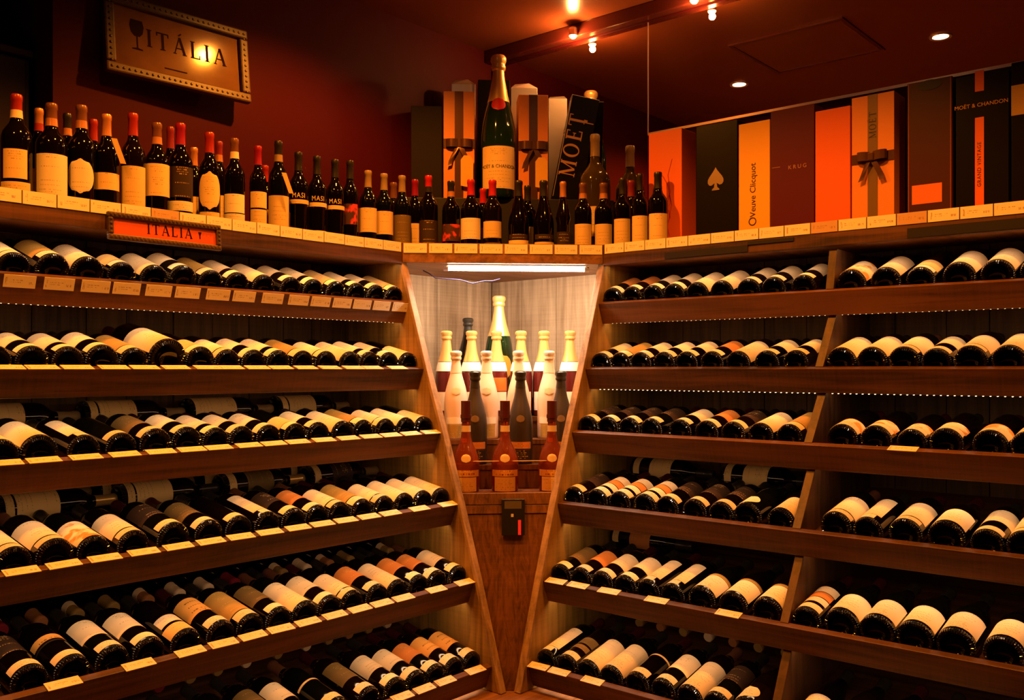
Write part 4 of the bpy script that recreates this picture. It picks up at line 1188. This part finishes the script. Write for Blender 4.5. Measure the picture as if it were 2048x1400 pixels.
# spade emblem
def spade_poly(cy, cz, h):
    o = []
    K = 10
    prof = [(0, .50), (.06, .40), (.16, .27), (.27, .14), (.34, .02), (.34, -.10), (.27, -.19), (.17, -.20), (.08, -.14), (.05, -.12), (.07, -.28), (.16, -.36), (.16, -.40)]
    L_ = [(-a, b) for a, b in prof[::-1]]
    return [(WF + 0.0004, cy + a * h, cz + b * h) for a, b in prof + L_[:-1]]
MB().prism(spade_poly((y0 + y1) / 2 - 0.002, z_at(360, WF, (y0 + y1) / 2), 0.082), (0.0015, 0, 0)).build('spade_emblem', plain('dull_pewter', (0.42, 0.30, 0.20), 0.35, metal=0.8), b2)
b3, y0, y1, z0, z1 = gift_box(1477, 1540, WF, 244, DP, GM['yellow'], 'yellow gift box with upright black lettering')
put_text(font_mb('Veuve Clicquot', 0.027), 'lettering', GM['ink'], b3, face_matrix((WF + 0.0006, y0 + (y1 - y0) * 0.47, z_at(384, WF, y0)), (0, 0, 1), (0, -1, 0)))
MB().lathe([(.010, 0), (.013, 0), (.013, .0006), (.010, .0006), (.010, 0)], 20, face_matrix((WF + 0.0003, y0 + (y1 - y0) * 0.45, z_at(446, WF, y0)), (0, 1, 0), (0, 0, 1))).build('round_crest', GM['ink'], b3)
b4, y0, y1, z0, z1 = gift_box(1541, 1629, WF, 215, DP, GM['purple'], 'deep purple gift box with pale spaced lettering')
put_text(font_mb('KRUG', 0.017, 1.5), 'lettering', plain('pale_print', (0.40, 0.20, 0.16), 0.5), b4, on_face(y0 + (y1 - y0) * 0.62, z_at(328, WF, y1)))
MB().box((WF + 0.0003, y0 + 0.004, z_at(337, WF, y0)), (WF + 0.0007, y0 + 0.030, z_at(337, WF, y0) + 0.001)).build('printed_rule', plain('pale_rule', (0.5, 0.3, 0.22), 0.5), b4)
b5, y0, y1, z0, z1 = gift_box(1630, 1701, WF, 217, DP, GM['orange'], 'plain bright orange gift box between purple box and ribboned box')
b6, y0, y1, z0, z1 = gift_box(1703, 1789, WF, 189, DP, GM['copper'], 'copper gift box with ribbon bow among the upright boxes by the divider')
ym = (y0 + y1) / 2
MB().box((WF + 0.0003, ym - 0.014, z0 + 0.001), (WF + 0.0012, ym + 0.014, z1)).build('ribbon', GM['ribbon_m'], b6)
put_text(serif_mb('MOËT', 0.020, 0.18), 'lettering', GM['ink'], b6, face_matrix((WF + 0.0014, ym, z_at(250, WF, ym)), (0, 0, 1), (0, -1, 0)))
MB().box((WF + 0.0003, y0, z_at(325, WF, ym)), (WF + 0.0018, y1, z_at(305, WF, ym))).build('ribbon', GM['ribbon'], b6)
bow(b6, Vector((WF + 0.002, ym, z_at(315, WF, ym))), (0, 1, 0), (0, 0, 1), (1, 0, 0), 0.08)
b7, y0, y1, z0, z1 = gift_box(1814, 1905, WF, 160, DP, GM['brown'], 'dark brown gift box with finger hole and orange sticker')
MB().lathe([(0, 0), (.033, 0), (.033, .0008), (0, .0008)], 28, on_face((y0 + y1) / 2, z_at(178, WF, y0), 0.0002) @ Matrix.Diagonal((1, 0.42, 1, 1))).build('finger_hole', GM['ink'], b7)
ya, yb = s_right(1824, WF), s_right(1884, WF)
MB().box((WF + 0.0002, ya, z_at(410, WF, ya)), (WF + 0.0008, yb, z_at(372, WF, ya))).build('sticker', paper('orange_sticker', (0.85, 0.20, 0.05), (0.3, 0.04, 0.01), 0.4, 300), b7)
for yy in (y0 + 0.004, y1 - 0.004):
    MB().box((WF + 0.0002, yy - 0.0007, z0 + 0.002), (WF + 0.0008, yy + 0.0007, z1 - 0.002)).build('edge_line', plain('rose_edge', (0.45, 0.10, 0.07), 0.3), b7)
b8, y0, y1, z0, z1 = gift_box(1911, 2018, WF, 146, DP, GM['black'], 'black gift box with orange band and gold lettering')
yc1, yc2 = s_right(1950, WF), s_right(1968, WF)
put_text(font_mb('MOËT & CHANDON', 0.0145), 'lettering', GM['goldprint'], b8, on_face((y0 + y1) / 2 - 0.002, z_at(211, WF, y0 + 0.05)))
MB().box((WF + 0.0002, yc1, z_at(184, WF, yc1)), (WF + 0.0008, yc2, z_at(143, WF, yc1))).build('orange_band', GM['orange'], b8)
MB().box((WF + 0.0002, yc1, z0 + 0.002), (WF + 0.0008, yc2, z_at(236, WF, yc1))).build('orange_band', GM['orange'], b8)
put_text(font_mb('GRAND VINTAGE', 0.0135, 1.15), 'lettering', GM['ink'], b8, face_matrix((WF + 0.0010, (yc1 + yc2) / 2, z_at(330, WF, yc1)), (0, 0, 1), (0, -1, 0)))
b9, y0, y1, z0, z1 = gift_box(2022, 2110, WF, 118, DP, GM['black'], 'black gift box with a tan band at the end of the row')
MB().box((WF + 0.0002, y0, z_at(232, WF, y0)), (WF + 0.0008, y1, z_at(172, WF, y0))).build('tan_band', plain('tan_band', (0.45, 0.27, 0.07), 0.4), b9)

# raised block on the counter in the corner that carries the champagne display
BLK = ZC + 0.625
blk = [(0.016, 0.016), (0.625, 0.016), (0.016, 0.625)]
tag(MB().prism([(a, b, SURF + 0.0005) for a, b in blk], (0, 0, BLK - SURF - 0.0005)).build('display_block', M['dark'], None, origin=(0.2, 0.2, SURF), bevel=0.002), 'black display block raising the champagne gift boxes in the corner', 'display block')
def corner_box(px0, px1, q, ytop, dep, mat, label, base=BLK, turn=0.0, lean=0.0, name='gift_box', wide=None):
    xa, ya_ = chamfer_pt(px0, q); xb, yb_ = chamfer_pt(px1, q)
    c = Vector(((xa + xb) / 2, (ya_ + yb_) / 2, base + 0.0005))
    wd = wide or math.hypot(xb - xa, yb_ - ya_)
    h = z_at(ytop, c.x, c.y) - base
    r = thing(name, label, 'gift box', (0, 0, 0), 'gift boxes in the corner')
    out = Vector((k2, k2, 0)); rg = Vector((-k2, k2, 0))
    R = Matrix(((rg.x, out.x * -1, 0, c.x), (rg.y, out.y * -1, 0, c.y), (0, 0, 1, c.z), (0, 0, 0, 1)))
    # local: x right, y away from the viewer, z up
    piv = wd / 2 if lean > 0 else -wd / 2
    Ml = Matrix.Translation((piv, 0, 0)) @ Matrix.Rotation(lean, 4, 'Y') @ Matrix.Translation((-piv, 0, 0)) if lean else Matrix.Identity(4)
    r.matrix_world = R @ Matrix.Rotation(turn, 4, 'Z') @ Ml
    link('carton', MB().box((-wd/2, 0, 0), (wd/2, dep, h)).mesh('carton'), mat, r, bevel=0.0012)
    return r, wd, h
def child(mb, name, mat, parent, smooth=False):
    return link(name, mb.mesh(name, smooth), mat, parent)
QB = 0.418
def ribbon_box(px0, px1, ytop, lab):
    r, wd, h = corner_box(px0, px1, QB, ytop, 0.10, GM['copper'], lab)
    child(MB().box((-.016, -.0012, 0.001), (.016, -.0002, h)), 'ribbon', GM['ribbon'], r)
    child(MB().box((-wd/2, -.0018, h * .47), (wd/2, -.0002, h * .56)), 'ribbon', GM['ribbon'], r)
    c = Vector((0, -.002, h * .515))
    saved = (r.location.copy(),)
    out, rg, up = Vector((0, -1, 0)), Vector((1, 0, 0)), Vector((0, 0, 1))
    for sg in (-1, 1):
        pts = [c]
        for a in range(11):
            t = a / 10 * 2 * math.pi
            pts.append(c + rg * sg * (0.025 - 0.023 * math.cos(t)) + out * (0.006 + 0.013 * math.sin(t) * (1 if t < math.pi else 0.4)))
        child(MB().ribbon(pts, up * 0.030), 'bow_loop', GM['ribbon'], r, True)
        pts = [c + out * 0.006, c + rg * sg * 0.014 - up * 0.03 + out * 0.013, c + rg * sg * 0.030 - up * 0.062 + out * 0.008, c + rg * sg * 0.036 - up * 0.085 + out * 0.011]
        child(MB().ribbon(pts, (rg * 0.8 + up * 0.3) * 0.02), 'bow_tail', GM['ribbon'], r, True)
    child(MB().box((-.010, -.014, h*.515-.014), (.010, -.002, h*.515+.014)), 'bow_knot', GM['ribbon'], r)
    tg = child(MB().prism([(.006, -.016, h*.12), (.052, -.016, h*.10), (.052, -.016, h*.36), (.040, -.016, h*.40), (.018, -.016, h*.40), (.006, -.016, h*.36)], (0, -.0012, 0)), 'gift_tag', YEL, r)
    return r, wd, h
rb1 = ribbon_box(887, 949, 183, 'copper gift box with ribbon bow between black box and giant champagne bottle')
rb2 = ribbon_box(1037, 1096, 190, 'copper gift box with ribbon bow between giant bottle and tilted black box')
def foil_lid(r, wd, h, dep):
    a = [(-wd/2, 0, h), (wd/2, 0, h), (wd/2, dep, h), (-wd/2, dep, h)]
    b = [(-wd*.34, dep*.16, h + .016), (wd*.18, dep*.10, h + .020), (wd*.40, dep*.55, h + .010), (wd*.1, dep*.85, h + .018), (-wd*.36, dep*.8, h + .012)]
    mb = MB(); mb.v = [Vector(p) for p in a + b]
    mb.f = [[0, 1, 5], [0, 5, 4], [1, 6, 5], [1, 2, 6], [2, 7, 6], [2, 3, 7], [3, 8, 7], [3, 0, 8], [0, 4, 8], [4, 5, 6, 7, 8], [0, 3, 2, 1]]
    child(mb, 'foil_lid', GM['foil'], r)
r, wd, h = corner_box(903, 951, 0.295, 168, 0.075, GM['foil'], 'foil-covered box top showing above the ribboned box nearer the burgundy wall')
foil_lid(r, wd, h, 0.075)
r, wd, h = corner_box(1022, 1075, 0.295, 176, 0.075, GM['foil'], 'bright silver foil box behind the ribboned box near the mirror')
foil_lid(r, wd, h, 0.075)
r, wd, h = corner_box(956, 1020, 0.300, 160, 0.09, GM['black'], 'tall black carton directly behind the giant champagne bottle')
r, wd, h = corner_box(822, 884, 0.418, 212, 0.09, plain('dull_black_card', (0.012, 0.007, 0.006), 0.6, spec=0.15), 'dull black carton at the burgundy-wall end of the display')
# tilted black box with large lettering
r, wd, h = corner_box(1104, 1160, 0.405, 196, 0.060, GM['black'], 'black box with large gold lettering leaning against the mirror', lean=math.radians(11), wide=0.105)
put_text_m = serif_mb('MOËT', 0.060, 0.22)
Mt = face_matrix((-wd * 0.16, -0.0006, h * 0.52), (0, 0, 1), (-1, 0, 0))
for i in range(len(put_text_m.v)): put_text_m.v[i] = Mt @ put_text_m.v[i]
child(put_text_m, 'lettering', GM['goldprint'], r)
child(MB().box((-wd*.5-.0006, -.0012, 0.0), (-wd*.5+.002, 0.001, h)), 'gold_edge', GM['goldedge'], r)
child(MB().box((-wd*.1, -.001, h*.755), (wd*.45, -.0002, h*.765)).box((wd*.10, -.001, h*.765), (wd*.22, -.0002, h*.785)), 'gold_emblem', GM['goldprint'], r)
child(MB().box((-wd/2, .001, h), (wd/2, .062, h + 0.002)), 'foil_top', GM['foil'], r)
# giant champagne bottle
q = 0.505
x, y = chamfer_pt(997, q)
zs = (z_at(112, x, y) - BLK - 0.0005) / 0.50
x, y = chamfer_pt(997, 0.352 + 0.065)
zs = (z_at(112, x, y) - BLK - 0.0005) / 0.50
o = make_bottle('champagne_bottle', 'giant green champagne bottle with gold foil neck and red seal', stand_matrix(x, y, BLK + 0.0006, (XC - x, YC - y), zs), 'jer', GREEN, bands=[(0.030, 0.175, 64, PAP['ochre'])])
link('foil', shell_mesh('jer', 0.335, 0.50, 0.0010), FOIL_G, o)
MB().patch(0, 0.300, 0.345, 34, oval=True, rf=lambda z: rad_at(SHAPES['jer'], z) + 0.0012).build('red_seal', plain('red_seal', (0.62, 0.02, 0.03), 0.35), None, True).parent = o
bend(font_mb('MOËT & CHANDON', 0.0165), 0.0646, 0.105).build('lettering', GM['ink'], None).parent = o
# big still-wine bottle near the mirror
x, y = chamfer_pt(1190, 0.512)
x, y = max(x, 0.075), y
o = make_bottle('magnum_bottle', 'bulky double magnum with yellow label beside the mirror', stand_matrix(x, y, SURF + 0.0006, (XC - x, YC - y), (z_at(270, x, y) - SURF) / 0.45), 'dmag', plain('olive_magnum_glass', (0.045, 0.028, 0.006), 0.08), cap=('tan',), bands=[(0.10, 0.20, 60, 'ochre')], capz=0.375)

# ================================================================ picture and sign on the burgundy side
GOLDW = wood('gilded_frame_wood', (0.022, 0.009, 0.004), (0.095, 0.045, 0.018), 'x', 0.45)
def framed(name, root_M, W, H, fw_, depth_, face_mat, label, cat, bead):
    r = thing(name, label, cat); r.matrix_world = root_M     # local: x right, z up, y away from the viewer
    for nm, lo, hi in (('frame_rail', (-W/2, -depth_, -H/2), (W/2, 0, -H/2 + fw_)), ('frame_rail', (-W/2, -depth_, H/2 - fw_), (W/2, 0, H/2)),
                       ('frame_stile', (-W/2, -depth_, -H/2 + fw_), (-W/2 + fw_, 0, H/2 - fw_)), ('frame_stile', (W/2 - fw_, -depth_, -H/2 + fw_), (W/2, 0, H/2 - fw_))):
        o = child(MB().box(lo, hi), nm, GOLDW, r)
        b = o.modifiers.new('bevel', 'BEVEL'); b.width = fw_ * 0.18; b.segments = 2
    mb = MB()
    def dome(x, z): mb.lathe([(0, .0032), (.0025, .0026), (.0042, 0)], 8, Matrix(((1, 0, 0, x), (0, 0, -1, -depth_), (0, 1, 0, z), (0, 0, 0, 1))))
    n = int(W / bead)
    for i in range(n):
        xx = -W/2 + fw_/2 + (W - fw_) * i / (n - 1)
        dome(xx, -H/2 + fw_*.5); dome(xx, H/2 - fw_*.5)
    n = max(3, int(H / bead))
    for i in range(1, n - 1):
        zz = -H/2 + fw_/2 + (H - fw_) * i / (n - 1)
        dome(-W/2 + fw_*.5, zz); dome(W/2 - fw_*.5, zz)
    o = child(mb, 'bead_ornament', GOLDW, r, True); o['kind'] = 'stuff'
    child(MB().box((-W/2 + fw_, -depth_ * 0.45, -H/2 + fw_), (W/2 - fw_, -depth_ * 0.3, H/2 - fw_)), 'printed_sheet', face_mat, r)
    return r
wp = 0.030
sa, sb = s_left(206, wp), s_left(488, wp)
Wp = sa - sb
ztr, zbr = z_at(66, sb, wp), z_at(214, sb, wp)
Hp = ztr - zbr
tiltp = math.radians(-6.5)
Mp = Matrix(((-1, 0, 0, (sa + sb) / 2), (0, -1, 0, 0.030), (0, 0, 1, (ztr + zbr) / 2), (0, 0, 0, 1))) @ Matrix.Rotation(math.radians(-2.6), 4, 'Z') @ Matrix.Rotation(tiltp, 4, 'X')
mapm, N_, L_, b_ = nt('old_map_print')
tcn = N_.new('ShaderNodeTexCoord'); nz_ = N_.new('ShaderNodeTexNoise'); nz_.inputs['Scale'].default_value = 9; nz_.inputs['Detail'].default_value = 5
L_.new(tcn.outputs['Object'], nz_.inputs['Vector']); crn = N_.new('ShaderNodeValToRGB')
crn.color_ramp.elements[0].position = 0.35; crn.color_ramp.elements[0].color = (0.13, 0.060, 0.026, 1); crn.color_ramp.elements[1].position = 0.65; crn.color_ramp.elements[1].color = (0.19, 0.094, 0.042, 1)
L_.new(nz_.outputs['Fac'], crn.inputs[0]); L_.new(crn.outputs[0], b_.inputs['Base Color'])
b_.inputs['Roughness'].default_value = 0.10; b_.inputs['Specular IOR Level'].default_value = 0.35
pic = framed('framed_picture', Mp, Wp, Hp, 0.030, 0.024, mapm, 'gilt framed print reading ITALIA hung on the burgundy wall', 'picture', 0.017)
INK = plain('sepia_ink', (0.018, 0.005, 0.004), 0.7, spec=0.05)
sheet_y = -0.024 * 0.45 - 0.0003
tx = serif_mb('ITÁLIA', 0.052, 0.24)
Mt = face_matrix((0.025, sheet_y, 0.012), (1, 0, 0), (0, 0, 1))
for i in range(len(tx.v)): tx.v[i] = Mt @ tx.v[i]
child(tx, 'lettering', INK, pic)
gx, gz = -Wp * 0.285, 0.03
wg = MB().prism([(gx + a, sheet_y, gz + b) for a, b in ((-.017, .026), (.017, .026), (.021, .008), (.017, -.012), (.008, -.022), (-.008, -.022), (-.017, -.012), (-.021, .008))], (0, -0.0005, 0))
wg.prism([(gx + a, sheet_y, gz + b) for a, b in ((-.002, -.022), (.002, -.022), (.002, -.056), (.016, -.059), (.016, -.062), (-.016, -.062), (-.016, -.059), (-.002, -.056))], (0, -0.0004, 0))
child(wg, 'wine_glass_print', INK, pic)
child(MB().box((-.05, sheet_y - 0.0004, -Hp * 0.29), (.02, sheet_y, -Hp * 0.275)), 'small_print', INK, pic)
# small sign hanging on the counter lip
wsn = D0 + 0.020
sa, sb = s_left(218, wsn), s_left(444, wsn)
zs0, zs1 = z_at(502, sb, wsn), z_at(451, sb, wsn)
Ms = Matrix(((-1, 0, 0, (sa + sb) / 2), (0, -1, 0, D0 + 0.0050), (0, 0, 1, (zs0 + zs1) / 2), (0, 0, 0, 1))) @ Matrix.Rotation(math.radians(-4), 4, 'X')
sgn_ = framed('region_sign', Ms, sa - sb, zs1 - zs0, 0.014, 0.013, plain('orange_red_sign_face', (0.62, 0.09, 0.02), 0.4), 'small framed orange sign reading ITALIA on the counter lip', 'sign', 0.011)
tx = serif_mb('ITALIA', 0.027, 0.22)
Mt = face_matrix((0.01, -0.013 * 0.45 - 0.0003, 0.003), (1, 0, 0), (0, 0, 1))
for i in range(len(tx.v)): tx.v[i] = Mt @ tx.v[i]
child(tx, 'lettering', INK, sgn_)
child(MB().prism([(0.092, -0.0062, .010), (0.102, -0.0062, .010), (0.0985, -0.0062, 0), (0.0985, -0.0062, -.008), (0.0955, -0.0062, -.008), (0.0955, -0.0062, 0)], (0, -0.0004, 0)), 'wine_glass_print', INK, sgn_)
# dark cupboard in the recess
dc = thing('dark_cupboard', 'dark cupboard standing in the recess beyond the burgundy wall', 'cupboard', (2.15, -0.25, 0))
ztp = ZC + 0.875
DKB = plain('dark_cupboard_paint', (0.03, 0.008, 0.008), 0.5)
MB().box((1.80, -0.41, 0), (2.6, -0.10, ztp - 0.02)).build('carcass', DKB, dc, bevel=0.003)
MB().box((1.795, -0.415, ztp - 0.0195), (2.605, -0.085, ztp)).build('cupboard_top', DKB, dc, bevel=0.003)
MB().box((1.815, -0.0995, SURF + 0.03), (2.19, -0.088, ztp - 0.03)).build('door', DKB, dc, bevel=0.002)
